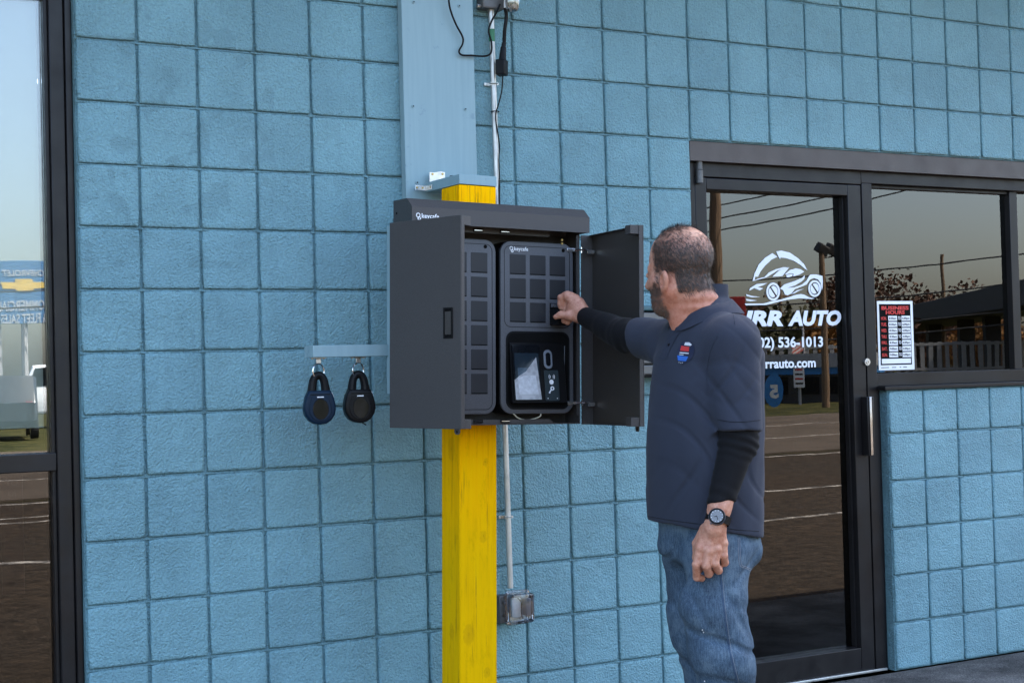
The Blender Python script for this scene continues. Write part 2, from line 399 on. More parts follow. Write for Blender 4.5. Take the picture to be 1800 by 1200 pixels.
# ------------------------------------------------------------------ left shop window
lw = thing('shop_window', 'tall shop window in dark bronze frame at left edge, reflecting the street', 'window', (-1.7,0.1,0.12))
m = MB(); m.box((WIN_R-0.022,0.035,0.12),(WIN_R-0.002,0.16,15*B-0.42),0.002); m.build('jamb_trim','bronze_aluminium',lw)
m = MB(); m.box((WIN_R-0.070,0.048,0.12),(WIN_R-0.0235,0.16,15*B-0.42),0.003); m.build('jamb','bronze_aluminium',lw)
m = MB(); m.box((WIN_R-0.083,0.066,0.12),(WIN_R-0.0705,0.16,15*B-0.42),0.002); m.build('glazing_bead','bronze_aluminium',lw)
m = MB(); m.box((-3.2,0.052,1.047),(WIN_R-0.0715,0.15,1.105),0.003); m.build('rail','bronze_aluminium',lw)
m = MB(); m.box((-3.2,0.050,0.121),(WIN_R-0.0715,0.15,0.18),0.003); m.build('rail','bronze_aluminium',lw)
m = MB(); m.box((-3.2,0.050,2.58),(WIN_R-0.0715,0.15,2.6255),0.003); m.build('rail','bronze_aluminium',lw)
for z0, z1 in ((0.18,1.047),(1.105,2.58)):
    MB().box((-3.2,0.095,z0+.001),(WIN_R-0.084,0.101,z1-.001)).build('pane','clear_glass' if z0 > 1 else 'tinted_glass',lw,False)
plain('pale_film', (0.53,0.55,0.47), 0.6, 0, 0.05, 3)
tag(MB().box((-2.6,0.125,1.185),(WIN_R-0.092,0.135,2.57),0.002).build('window_board','pale_film'), 'pale blue board standing inside the upper left window pane', 'board')
plain('faded_red', (0.36,0.095,0.085), 0.7, 0, 0.2, 20)
o = MB().box((-0.438,0.103,0.66),(-0.374,0.105,1.040)).build('strip_sticker','faded_red'); tag(o, 'faded red strip sticker inside the lower left pane', 'sticker')
plain('faded_print', (0.62,0.36,0.32), 0.7)
for z, s in ((1.005,'TO'),(0.965,'50'),(0.925,'90')): text('lettering', s, 0.028, (-0.406,0.1022,z), (1,0,0), (0,0,1), 'faded_print', o, 0, 0, 'CENTER')
for x in (-0.441,-0.372): MB().box((x-.0015,0.1025,0.66),(x+.0015,0.1045,1.04)).build('edge_line','faded_print',o,False)

# ------------------------------------------------------------------ entrance
FY = 0.045                       # face of the aluminium frames
def fx(px, py=600, Y=FY): return spot(px, py, Y).x
xa, xb = DOOR_L+0.050, fx(1244,400)                  # jamb | door stile | glass
xc, xd, xe = fx(1493,500), fx(1519,500), fx(1537,500)
ent = thing('entrance_frame', 'dark bronze aluminium frame around the glass door and side window', 'door frame', (3.2,0.1,0))
ZH = DOOR_TOP-0.080
MB().prism([(0.012,ZH),(0.012,DOOR_TOP-.002),(0.19,DOOR_TOP-.002),(0.19,ZH)],'x',DOOR_L+.003,WALL_R,0.002).build('header_flashing','brown_flashing',ent)
MB().box((DOOR_L+.003,FY,0.0),(xa-0.002,0.17,ZH-.001),0.002).build('jamb','bronze_aluminium',ent)
MB().box((xa-0.001,FY,ZH-0.058),(xd,0.17,ZH-.001),0.002).build('header','bronze_aluminium',ent)
MB().box((xd+.001,FY,ZH-0.052),(WALL_R,0.17,ZH-.001),0.002).build('header','bronze_aluminium',ent)
MB().box((xd+.001,FY-0.002,0.0),(xe-.001,0.17,ZH-.053),0.002).build('mullion','bronze_aluminium',ent)
MB().box((xe-.0005,FY+.006,0.0),(LOW_L-0.002,0.17,1.205),0.002).build('mullion_return','bronze_aluminium',ent) if xe < LOW_L-.01 else None
sz0, sz1 = spot(1549,680,FY).z, spot(1547,656,FY).z
MB().box((xe,FY,sz0+.004),(WALL_R,0.17,sz1),0.002).build('sill_rail','bronze_aluminium',ent)
MB().box((LOW_L-0.028,-0.012,LOW_TOP+.0005),(WALL_R,FY-.001,sz0+.0035),0.003).build('sill_flashing','bronze_aluminium',ent)
xw = fx(1785,500)
MB().box((xw,FY+.02,sz1+.001),(xw+0.05,0.17,ZH-.054),0.002).build('jamb','bronze_aluminium',ent)
MB().box((DOOR_L+.003,FY-.01,0.0005),(xe,0.18,0.012),0.003).build('threshold','galvanised',ent)

sw = thing('side_window', 'dark glass side window right of the door above the low block wall', 'window', (3.8,0.1,1.25))
MB().box((xe,0.095,sz1+.001),(xw-.001,0.101,ZH-.053)).build('pane','tinted_glass',sw,False)
MB().box((xw+.051,0.095,sz1+.001),(WALL_R,0.101,ZH-.053)).build('pane','tinted_glass',sw,False)
MB().box((xe+.0005,0.075,sz1+.001),(xe+0.010,0.094,ZH-.054),0.001).build('glazing_bead','bronze_aluminium',sw)
MB().box((xe+.011,0.075,ZH-.066),(xw-.001,0.094,ZH-.0535),0.001).build('glazing_bead','bronze_aluminium',sw)
plain('interior_panel', (0.25,0.28,0.28), 0.8)
tag(MB().box((fx(1585,500,0.5),0.50,spot(1585,530,0.5).z),(fx(1750,500,0.5),0.52,spot(1660,415,0.5).z)).build('notice_board','interior_panel'), 'pale panel dimly visible inside the side window', 'panel')

dr = thing('glass_door', 'tinted glass shop door with white car logo and lettering', 'door', (2.8,0.1,0))
zt, zg = ZH-0.062, spot(1246,333,FY).z
zb = spot(1330,1165,FY).z
def stile(x0,x1,z0,z1,nm): MB().box((x0,FY+.001,z0),(x1,0.14,z1),0.003).build(nm,'bronze_aluminium',dr)
stile(xa,xb,0.014,zt,'stile'); stile(xc+.006,xd-.003,0.014,zt,'stile')
stile(xb+.0005,xc+.0055,zg,zt-.001,'top_rail'); stile(xb+.0005,xc+.0055,0.015,zb,'bottom_rail')
MB().box((xb+.001,0.070,zb+.001),(xb+.008,0.094,zg-.001),0.001).build('glazing_bead','bronze_aluminium',dr)
MB().box((xc-.004,0.070,zb+.001),(xc+.005,0.094,zg-.001),0.001).build('glazing_bead','bronze_aluminium',dr)
MB().box((xb+.001,0.095,zb),(xc+.005,0.101,zg)).build('pane','tinted_glass',dr,False)
h0 = spot(1221,284,FY); h1 = spot(1236,323,FY)
m = MB(); m.cyl((h0.x+.014,FY-.012,h1.z),(h0.x+.014,FY-.012,h1.z+.052),0.014,14); m.cyl((h0.x+.014,FY-.012,h1.z+.055),(h0.x+.014,FY-.012,h0.z),0.0125,14)
m.box((h0.x+.002,FY-.012,h1.z+.002),(h0.x+.026,FY,h0.z-.002),0.003); m.build('pivot_hinge','grey_box_paint',dr)
lk = spot(1524,636,FY-.004)
m = MB(); m.cyl((lk.x,FY-.008,lk.z),(lk.x,FY+.002,lk.z),0.0155,20); m.cyl((lk.x,FY-.011,lk.z),(lk.x,FY-.008,lk.z),0.0085,16)
c = m.build('lock_cylinder','zinc',dr); MB().box((lk.x-.001,FY-.0115,lk.z-.005),(lk.x+.001,FY-.0108,lk.z+.005)).build('keyhole','matte_black',c,False)
ht, hb = spot(1524,697,FY-.03).z, spot(1530,800,FY-.03).z; hx = fx(1526,750,FY-.03)
h = MB().box((hx-.010,FY-.040,hb),(hx+.028,FY-.002,ht),0.003).build('pull_handle','bronze_aluminium',dr)
MB().box((hx-.0015,FY-.047,hb+.001),(hx+.0035,FY-.0405,ht-.001),0.001).build('grip_bar','chrome',h)
MB().box((hx+.0055,FY-.046,hb+.001),(hx+.0105,FY-.0405,ht-.001),0.001).build('grip_bar','chrome',h)
MB().box((xc-.052,0.108,spot(1495,797,0.108).z),(xc+.004,0.125,spot(1495,698,0.108).z),0.003).build('handle_reflection','matte_black',dr)  # black plate behind the glass standing in for the pull handle's dark reflection

# vinyl on the door glass: car emblem, name, telephone, web address
GY = 0.0925
def Z6(u, v): p = spot(1280+u/4.8, 420+v/4.8, GY); return (p.x, p.z)
polys = [
 [(205,355),(222,292),(258,215),(310,160),(372,120),(416,150),(365,175),(312,225),(272,275),(252,318),(228,318),(224,346)],
 [(405,106),(450,98),(520,116),(590,163),(640,213),(668,264),(645,250),(605,215),(550,182),(490,162),(442,156),(438,170),(425,150)],
 [(205,358),(250,335),(305,322),(342,284),(402,255),(470,238),(520,240),(480,250),(420,264),(372,294),(322,324),(250,344)],
 [(372,318),(425,270),(458,252),(512,246),(482,280),(458,313)],
 [(478,298),(520,262),(570,248),(612,256),(642,276),(602,300),(548,316),(552,292),(520,290),(490,300)],
 [(490,305),(520,296),(545,296),(540,314),(510,324),(494,322)],
 [(175,437),(185,414),(240,380),(332,371),(290,392),(250,406),(297,416),(266,433),(220,414),(195,428)],
 [(150,465),(200,480),(272,489),(200,492),(155,480)],
 [(150,505),(195,512),(246,518),(190,525),(155,520)],
 [(437,418),(470,385),(560,355),(620,330),(648,304),(642,338),(612,364),(562,392),(498,412),(560,407),(622,384),(662,350),(682,313),(695,300),(742,299),(796,312),(799,360),(796,410),(790,432),(780,372),(757,340),(722,330),(690,342),(662,384),(612,404),(562,424),(532,460),(502,474),(480,470),(462,430)],
 [(530,466),(580,432),(642,421),(602,434),(562,456)],
 [(140,545),(300,544),(360,526),(450,509),(560,474),(612,464),(642,470),(684,492),(732,502),(700,506),(602,500),(502,512),(402,535),(322,556),(150,559)],
]
m = MB()
for P in polys:
    pts = [Z6(u,v) for u,v in P]; m.face([(x,GY,z) for x,z in pts])
def ring(cx, cy, ro, ri, n=28):
    for k in range(n):
        a, b = 2*math.pi*k/n, 2*math.pi*(k+1)/n
        q = [Z6(cx+r_[0]*math.cos(t), cy+r_[1]*math.sin(t)) for t, r_ in ((a,ro),(b,ro),(b,ri),(a,ri))]
        m.face([(x,GY,z) for x,z in q])
for cx, cy, k in ((380,444,1.0),(730,418,0.93)):
    ring(cx,cy,(58*k,76*k),(42*k,58*k))
    for sgn in (1,-1):
        pts = [Z6(cx+35*k*math.cos(t)+sgn*3, cy+48*k*math.sin(t)) for t in np.linspace(-2.2,0.75,14)+(0 if sgn>0 else math.pi)]
        m.face([(x,GY,z) for x,z in pts])
m.build('car_emblem','white_vinyl',dr,False)
def vin(s, x, y, hpx, wpx, bold, shear=0.0):
    a = spot(x,y,GY); b = spot(x+wpx,y-wpx*0.0,GY); top = spot(x,y-hpx,GY)
    sz = (top.z-a.z)/0.70
    o = text('lettering', s, sz, (a.x,GY,a.z), (1,0,0), (0,0,1), 'white_vinyl', dr, bold, shear, 'LEFT', 0.0004)
    xs = [v.co.x for v in o.data.vertices]; k = (b.x-a.x)/(max(xs)-min(xs)); x0 = min(xs)
    for v in o.data.vertices: v.co.x = a.x+(v.co.x-x0)*k
    return o
vin('IRR', 1308, 572, 25, 69, 0.0042, 0.22); vin('AUTO', 1385, 571, 24, 94, 0.0042, 0.22)
vin('(302) 536-1013', 1316, 611, 17.5, 131, 0.0016); vin('irrauto.com', 1341, 647, 16, 93, 0.0014)

# opening hours card on the side window
def hours():
    a = spot(1545,651,GY); b = spot(1604,529,GY); x0,x1,z0,z1 = a.x,b.x,a.z,b.z; W_, H_ = x1-x0, z1-z0
    t = thing('hours_sign', 'printed business hours card with handwritten times taped to side window', 'sign', (x0,0.093,z0))
    Y = 0.0935
    MB().box((x0,Y-.0012,z0),(x1,Y,z1),0.0004,1).build('card','white_print',t,False)
    def q(nm,u0,u1,v0,v1,mat,lv): return MB().box((x0+u0*W_,Y-.0012-.0005*lv,z1-v1*H_),(x0+u1*W_,Y-.0011-.0005*(lv-1),z1-v0*H_)).build(nm,mat,t,False)
    q('black_panel',0.055,0.93,0.045,0.925,'matte_black',1)
    def tx(s,u,v,hh,mat,bold,al='LEFT',w_=None):
        o = text('lettering', s, hh*H_/0.7, (x0+u*W_, Y-.0012-.0013, z1-v*H_), (1,0,0),(0,0,1), mat, t, bold, 0, al, 0.0002)
        if w_:
            xs = [p.co.x for p in o.data.vertices]; mn, mx = min(xs), max(xs); k = w_*W_/(mx-mn); c = (mn+mx)/2
            for p in o.data.vertices: p.co.x = c+(p.co.x-c)*k
    tx('BUSINESS',0.495,0.125,0.05,'red_print',0.0008,'CENTER',0.76); tx('HOURS',0.495,0.19,0.05,'red_print',0.0008,'CENTER',0.53)
    for k, d in enumerate(('MON.','TUE.','WED.','THU.','FRI.','SAT.','SUN.')):
        v = 0.215+0.088*k
        tx(d,0.17,v+0.058,0.045,'red_print',0.0005,'CENTER',0.15)
        q('time_field',0.30,0.545,v,v+0.072,'white_print',1.6); q('time_field',0.67,0.915,v,v+0.072,'white_print',1.6)
        tx('TO',0.607,v+0.055,0.045,'white_print',0.0003,'CENTER',0.075)
        tx('8:30am' if k < 5 else '9:00am',0.42,v+0.05,0.030,'black_plastic',0.0002,'CENTER',0.20); tx('6:00pm',0.79,v+0.05,0.030,'black_plastic',0.0002,'CENTER',0.20)
    q('blank_field',0.085,0.90,0.835,0.905,'white_print',1.6)
    for u0,u1 in ((0.06,0.28),(0.36,0.48),(0.58,0.62),(0.68,0.78)): q('fine_print',u0,u1,0.955,0.966,'grey_box_paint',1)
hours()

# ------------------------------------------------------------------ plank on the wall, yellow post, cap board
LEAN = R(1.55)
pl = thing('wall_plank', 'wide blue painted plank screwed upright to the wall above the yellow post', 'plank', (1.09,-0.02,1.3))
MB().box((0.949,-0.038,1.30),(1.240,-0.0025,15*B),0.003).build('board','blue_board_paint',pl)
for px,py in ((726,187),(818,192),(727,4),(807,11),(733,321)):
    s = spot(px,py,-0.038); m = MB(); m.cyl((s.x,-0.041,s.z),(s.x,-0.037,s.z),0.0058,12)
    c = m.build('screw','blue_board_paint',pl); MB().cyl((s.x,-0.0425,s.z),(s.x,-0.0405,s.z),0.0024,8).build('drive_recess','matte_black',c)

PX0, PX1, PYF, PYB = 0.9637, 1.1090, -0.315, -0.180
post = thing('yellow_post', 'thick yellow painted wooden post standing in front of the wall', 'post', (1.035,-0.25,0))
post.rotation_euler = (0, LEAN, 0)
b = MB().box((PX0,PYF,0.0),(PX1,PYB,1.972),0.004,2).build('timber','yellow_post_paint',post)
# the paint's own coordinates run from the post's front left foot
b.data.transform(Matrix.Translation((-PX0,-PYF,0))); b.location = (PX0,PYF,0)
cap = thing('cap_board', 'short blue board bridging the yellow post top and the wall plank', 'board', (1.035,-0.25,0))
cap.rotation_euler = (0, LEAN, 0)
cb = MB().box((PX0-0.001,PYF-0.003,1.9735),(PX1+0.001,-0.062,2.008),0.002).build('board','blue_board_paint',cap)
for x,y in ((PX0+0.035,-0.20),(PX1-0.03,-0.235)):
    MB().prism([(x+0.012*math.cos(a),y+0.012*math.sin(a)) for a in np.arange(6)*math.pi/3],'z',2.0085,2.018,0.001).build('bolt_head','black_plastic',cap)
# steel angle on the side, upright plate on top
sx = PX0-0.0035
m = MB(); m.box((sx-0.0015,-0.115,1.978),(sx+0.0012,-0.062,1.996),0.0005,1); m.box((sx-0.040,-0.0645,1.979),(sx-0.0016,-0.0620,1.997),0.0005,1)
sb = m.build('steel_angle','zinc',cap)
for q in ((sx-0.034,-0.066,1.988),(sx-0.012,-0.066,1.988)): MB().cyl(q,(q[0],q[1]+.003,q[2]),0.0035,10).build('screw','brass_screw',sb)
for q in ((sx-.0028,-0.105,1.987),): MB().cyl(q,(q[0]+.003,q[1],q[2]),0.0035,10).build('screw','brass_screw',sb)
x0 = PX0+0.012
m = MB(); m.prism([(x0,2.0085),(x0+0.062,2.0085),(x0+0.062,2.050),(x0+0.045,2.052),(x0+0.018,2.046),(x0,2.046)],'y',-0.0650,-0.0622); m.box((x0,-0.110,2.0083),(x0+.062,-0.0652,2.0105))
wp = m.build('steel_plate','zinc',cap)
for dx,dz in ((0.012,2.040),(0.052,2.043)): MB().cyl((x0+dx,-0.067,dz),(x0+dx,-0.0648,dz),0.0042,10).build('screw','brass_screw',wp)

# ------------------------------------------------------------------ conduit, boxes, cords
cx0 = spot(864,60,-0.025).x; cx1 = spot(897,1025,-0.025).x; ct = spot(862,14,-0.025).z; cbz = spot(897,1028,-0.025).z
def cpt(z, y=-0.025): t = (ct-z)/(ct-cbz); return Vector((cx0+(cx1-cx0)*t, y, z))
con = thing('conduit_pipe', 'thin galvanised conduit pipe running down the wall behind the cabinet', 'pipe', cpt(cbz))
MB().tube([cpt(ct+.01), cpt(1.6), cpt(cbz-.01)], 0.0107, 14).build('pipe','galvanised',con)
MB().tube([cpt(spot(865,52,-.025).z), cpt(spot(866,74,-.025).z)], 0.0113, 14).build('green_label','green_tape',con)
for py in (148,908):
    z = spot(868 if py < 500 else 894, py, -.025).z; c = cpt(z)
    m = MB(); m.tube([c+Vector((0.014*math.cos(a),-0.014*math.sin(a)*1.0,0)) for a in np.linspace(0,math.pi,9)],0.005,6,True,0.35,(0,0,1))
    m.box((c.x-.030,-0.010,z-.006),(c.x-.011,-0.0015,z+.006),0.001); m.box((c.x-.0135,-.030,z-.006),(c.x-.0105,-0.004,z+.006))
    m.cyl((c.x+.013,-.033,z),(c.x+.013,-.012,z),0.005,10)
    m.build('strap','zinc',con)
jb = thing('junction_box', 'small grey electrical box at top edge beside the glass lamp', 'junction box', cpt(ct))
j0 = spot(848,14,-0.05); j1 = spot(886,-30,-0.05)
MB().box((j0.x,-0.055,j0.z),(j1.x,-0.003,j1.z),0.006).build('body','grey_box_paint',jb)
m = MB(); m.cyl((cpt(ct).x,-.025,ct-.012),(cpt(ct).x,-.025,ct+.004),0.015,14); m.build('connector','zinc',jb)
m = MB(); m.cyl((j0.x-.012,-0.03,j0.z+.010),(j0.x+.002,-0.03,j0.z+.010),0.008,10); m.build('plug_screw','zinc',jb)
g0 = spot(901,22,-0.10)
lamp = thing('glass_lamp', 'clear ribbed glass jar lamp hanging at the top edge of the wall', 'lamp', (g0.x,-0.10,g0.z))
prof = [(0.0,0.0),(0.012,0.001),(0.020,0.006),(0.024,0.016),(0.026,0.04),(0.0265,0.08),(0.026,0.10)]
m = MB(); n = 20; rings = []
for r_, h_ in prof: rings.append([m.bm.verts.new((g0.x+max(r_,.0005)*(1+.03*(k%2))*math.cos(2*math.pi*k/n), -0.10+max(r_,.0005)*(1+.03*(k%2))*math.sin(2*math.pi*k/n), g0.z+h_)) for k in range(n)])
for a, b_ in zip(rings, rings[1:]):
    for k in range(n): m.bm.faces.new((a[k],a[(k+1)%n],b_[(k+1)%n],b_[k]))
m.build('glass_jar','lamp_glass',lamp)
MB().cyl((g0.x,-0.10,g0.z+.035),(g0.x,-0.10,g0.z+.10),0.008,12).build('lamp_tube','white_card',lamp)
m = MB(); m.cyl((g0.x,-0.10,g0.z+.10),(g0.x,-0.10,g0.z+.14),0.028,18); m.tube([(g0.x,-.10,g0.z+.13),(g0.x-.02,-.08,g0.z+.145),(j1.x-.01,-.05,j1.z-.02)],0.010,10); m.build('holder','grey_box_paint',lamp)

def spline(pts, n=8):
    P = [Vector(p) for p in pts]; P = [P[0]*2-P[1]]+P+[P[-1]*2-P[-2]]; out = []
    for i in range(1, len(P)-2):
        for k in range(n):
            t = k/n; a,b_,c,d = P[i-1],P[i],P[i+1],P[i+2]
            out.append(0.5*((2*b_)+(c-a)*t+(2*a-5*b_+4*c-d)*t*t+(3*b_-a-3*c+d)*t**3))
    return out+[P[-2]]
loop = [spot(x,y,Y) for x,y,Y in ((788,-25,-.06),(790,10,-.06),(800,40,-.058),(813,65,-.055),(813,78,-.052),(807,90,-.05),(812,97,-.05),(830,98,-.05),(852,99,-.05),(863,93,-.052),(864,75,-.054),(859,55,-.056),(864,38,-.058),(873,22,-.06),(879,8,-.062))]
tag(MB().tube(spline(loop), 0.0036, 8).build('power_cord','rubber_cord'), 'thin black cord looping across the plank into the electrical box', 'cord')
ad = thing('plug_adapter', 'black plug adapter hanging from a short thick cord beside the conduit', 'plug', spot(881,132,-.06))
MB().tube(spline([spot(888,14,-.075),spot(890,30,-.072),spot(887,55,-.068),spot(886,82,-.062)]), 0.0068, 10).build('thick_cord','rubber_cord',ad)
MB().tube([spot(889,-6,-.078),spot(889,16,-.075)], 0.0072, 10).build('white_collar','white_card',ad)
MB().tube([spot(889,-14,-.078),spot(889,-5,-.078)], 0.0076, 10).build('red_collar','red_print',ad)
MB().tube([spot(886,76,-.062),spot(885,82,-.062),spot(885,84,-.062),spot(883,106,-.062)], [0.0085,0.0085,0.011,0.014], 12).build('plug','black_plastic',ad)
p0 = spot(882,119,-.062)
m = MB(); m.box((-0.020,-0.018,-0.030),(0.020,0.018,0.028),0.004); m.xform(Matrix.Translation(p0) @ Matrix.Rotation(R(38),4,'Z') @ Matrix.Rotation(R(4),4,'Y')); m.build('adapter_block','black_plastic',ad)
thin = [spot(x,y,Y) for x,y,Y in ((884,133,-.06),(882,160,-.055),(876,185,-.048),(872,198,-.041),(872,215,-.040),(876,240,-.039),(878,258,-.039),(877,280,-.039),(878,310,-.039),(878,352,-.039),(879,380,-.039))]
tw = tag(MB().tube(spline(thin,5), 0.0026, 7).build('adapter_cord','rubber_cord'), 'thin black cord running down the conduit from the plug adapter', 'cord')
s = spot(872,196,-.040); m = MB(); m.torus((s.x,-0.032,s.z),0.0155,0.0016,'z',18,5); m.tube([(s.x-.012,-.043,s.z),(s.x-.024,-.050,s.z-.010)],0.0012,5); m.build('cable_tie','rubber_cord',tw)

ob = thing('outlet_box', 'outdoor outlet with clear plastic cover at the foot of the conduit', 'outlet', spot(908,1095,-.03))
o0 = spot(884,1098,-.045); o1 = spot(925,1036,-.045)
MB().box((o0.x-.012,-0.046,o0.z+.006),(o0.x+.082,-0.0025,o1.z-.012),0.004).build('back_box','grey_box_paint',ob)
oa = spot(893,1098,-.06); oc = spot(931,1036,-.06); ccx, ccz, cw, ch = (oa.x+oc.x)/2, (oa.z+oc.z)/2, oc.x-oa.x, oc.z-oa.z
MB().prism(rounded(cw+.012,ch+.006,0.018,5,ccx,ccz),'y',-0.052,-0.0465,0.001).build('cover_rim','clear_plastic',ob)
MB().prism(rounded(cw,ch-.012,0.014,5,ccx,ccz),'y',-0.095,-0.0525,0.006,3).build('clear_cover','clear_plastic',ob)
MB().prism(rounded(0.036,0.072,0.006,4,ccx-.008,ccz),'y',-0.058,-0.0465,0.001).build('outlet_face','white_card',ob)
MB().box((ccx+.016,-0.085,ccz-.03),(ccx+.038,-0.053,ccz+.034),0.004).build('inner_plug','grey_ring',ob)
for dz in (0.022,-0.026): MB().cyl((ccx-cw/2-.010,-.058,ccz+dz),(ccx-cw/2-.010,-.046,ccz+dz),0.006,10).build('hinge_lug','clear_plastic',ob)
for sx_,sz_ in ((-1,1),(1,1),(1,-1),(-1,-1)): MB().cyl((ccx+sx_*(cw/2-.004),-.0565,ccz+sz_*(ch/2-.006)),(ccx+sx_*(cw/2-.004),-.052,ccz+sz_*(ch/2-.006)),0.0035,8).build('screw','chrome',ob)
MB().tube(spline([(ccx-.004,-.060,ccz+.036),(ccx+.006,-.07,ccz+.016),(ccx+.004,-.07,ccz-.016),(ccx+.012,-.065,ccz-.04)]),0.0018,6).build('inner_cord','rubber_cord',ob)

# ------------------------------------------------------------------ key cabinet (built upright, leaning with the post)
def leaning(name, label, cat, group=None):
    o = thing(name, label, cat, (1.035,-0.40,0), group); o.rotation_euler = (0, LEAN, 0); return o
BX0, BX1, BZ0, BZ1, BYB, BYF = 0.700, 1.3690, 1.150, 1.835, -0.345, -0.445
bb = leaning('backing_board', 'blue plywood board between the post and the back of the cabinet', 'board')
MB().box((BX0-0.010,-0.344,1.255),(BX1-0.01,PYF-0.002,1.815),0.001).build('plywood','blue_board_paint',bb)
cab = leaning('key_cabinet', 'graphite steel outdoor cabinet with sloped hood and two open doors', 'cabinet')
T = 0.004
m = MB(); m.box((BX0,BYB-T,BZ0),(BX1,BYB-.0005,BZ1)); m.build('back_panel','inner_powder_coat',cab)
m = MB(); m.box((BX0,BYF,BZ0),(BX0+T,BYB-T-.0005,BZ1),0.001,1); m.build('side_panel','graphite_powder_coat',cab)
m = MB(); m.box((BX1-T,BYF,BZ0),(BX1,BYB-T-.0005,BZ1),0.001,1); m.build('side_panel','graphite_powder_coat',cab)
m = MB(); m.box((BX1-0.014,BYF+.0005,BZ0+.03),(BX1-T-.0005,BYF+.004,BZ1-.03)); m.build('frame_lip','graphite_powder_coat',cab)
m = MB(); m.box((BX0+T+.0005,BYF,BZ0),(BX1-T-.0005,BYB-T-.0005,BZ0+T),0.001,1)
m.prism([(BX0+.09,BZ0+T+.0005),(BX1-.105,BZ0+T+.0005),(BX1-.125,BZ0+.018),(BX0+.11,BZ0+.018)],'y',BYF+.0005,BYF+.004); m.build('bottom_panel','graphite_powder_coat',cab)
m = MB(); m.box((BX0+T+.0005,BYF,BZ1-T),(BX1-T-.0005,BYB-T-.0005,BZ1),0.001,1)
m.prism([(BX0+.06,BZ1-T-.0005),(BX1-.105,BZ1-T-.0005),(BX1-.125,BZ1-.042),(BX0+.08,BZ1-.042)],'y',BYF+.0005,BYF+.004); m.build('top_panel','graphite_powder_coat',cab)
for x in (0.965,1.068):
    for z, nm in ((BZ1-.0335,'top'),(BZ0+.0125,'bot')):
        c = MB().box((x-.017,BYF-.006,z-.0055),(x+.017,BYF+.0002,z+.0055),0.001).build('magnet_catch','black_plastic',cab)
        MB().box((x-.015,BYF-.0068,z-.0012),(x+.015,BYF-.0061,z+.0012)).build('strike','chrome',c)
HX0, HX1 = 0.694, 1.375
prof = [(-0.360,1.808),(-0.360,1.894),(-0.463,1.892),(-0.500,1.861),(-0.500,1.808),(-0.497,1.808),(-0.497,1.859),(-0.462,1.889),(-0.363,1.891),(-0.363,1.808)]
hd = MB().prism(prof,'x',HX0,HX1).build('hood','graphite_powder_coat',cab,True,25)
for x in (HX0,HX1-.003): MB().prism([(-0.3635,1.8085),(-0.3635,1.8905),(-0.4615,1.8885),(-0.4965,1.8585),(-0.4965,1.8085)],'x',x+.0003,x+.0027).build('hood_end','graphite_powder_coat',hd)
MB().cyl((HX0-.001,-0.385,1.850),(HX0+.002,-0.385,1.850),0.004,10).build('hood_screw','matte_black',hd)
def keylogo(x, z, h, Y, parent):
    m = MB(); m.torus((x,Y,z+h*.12),h*0.34,h*0.085,'y',22,6); m.torus((x+h*.20,Y,z-h*.42),h*0.24,h*0.10,'y',20,6); m.build('logo_mark','white_print',parent)
    text('lettering','keycafe',h*1.12,(x+h*.62,Y-.0004,z-h*.30),(1,0,0),(0,0,1),'white_print',parent,h*.014,0,'LEFT',.0006,0.95,1.06)
keylogo(0.716,1.831,0.019,-0.5008,hd)

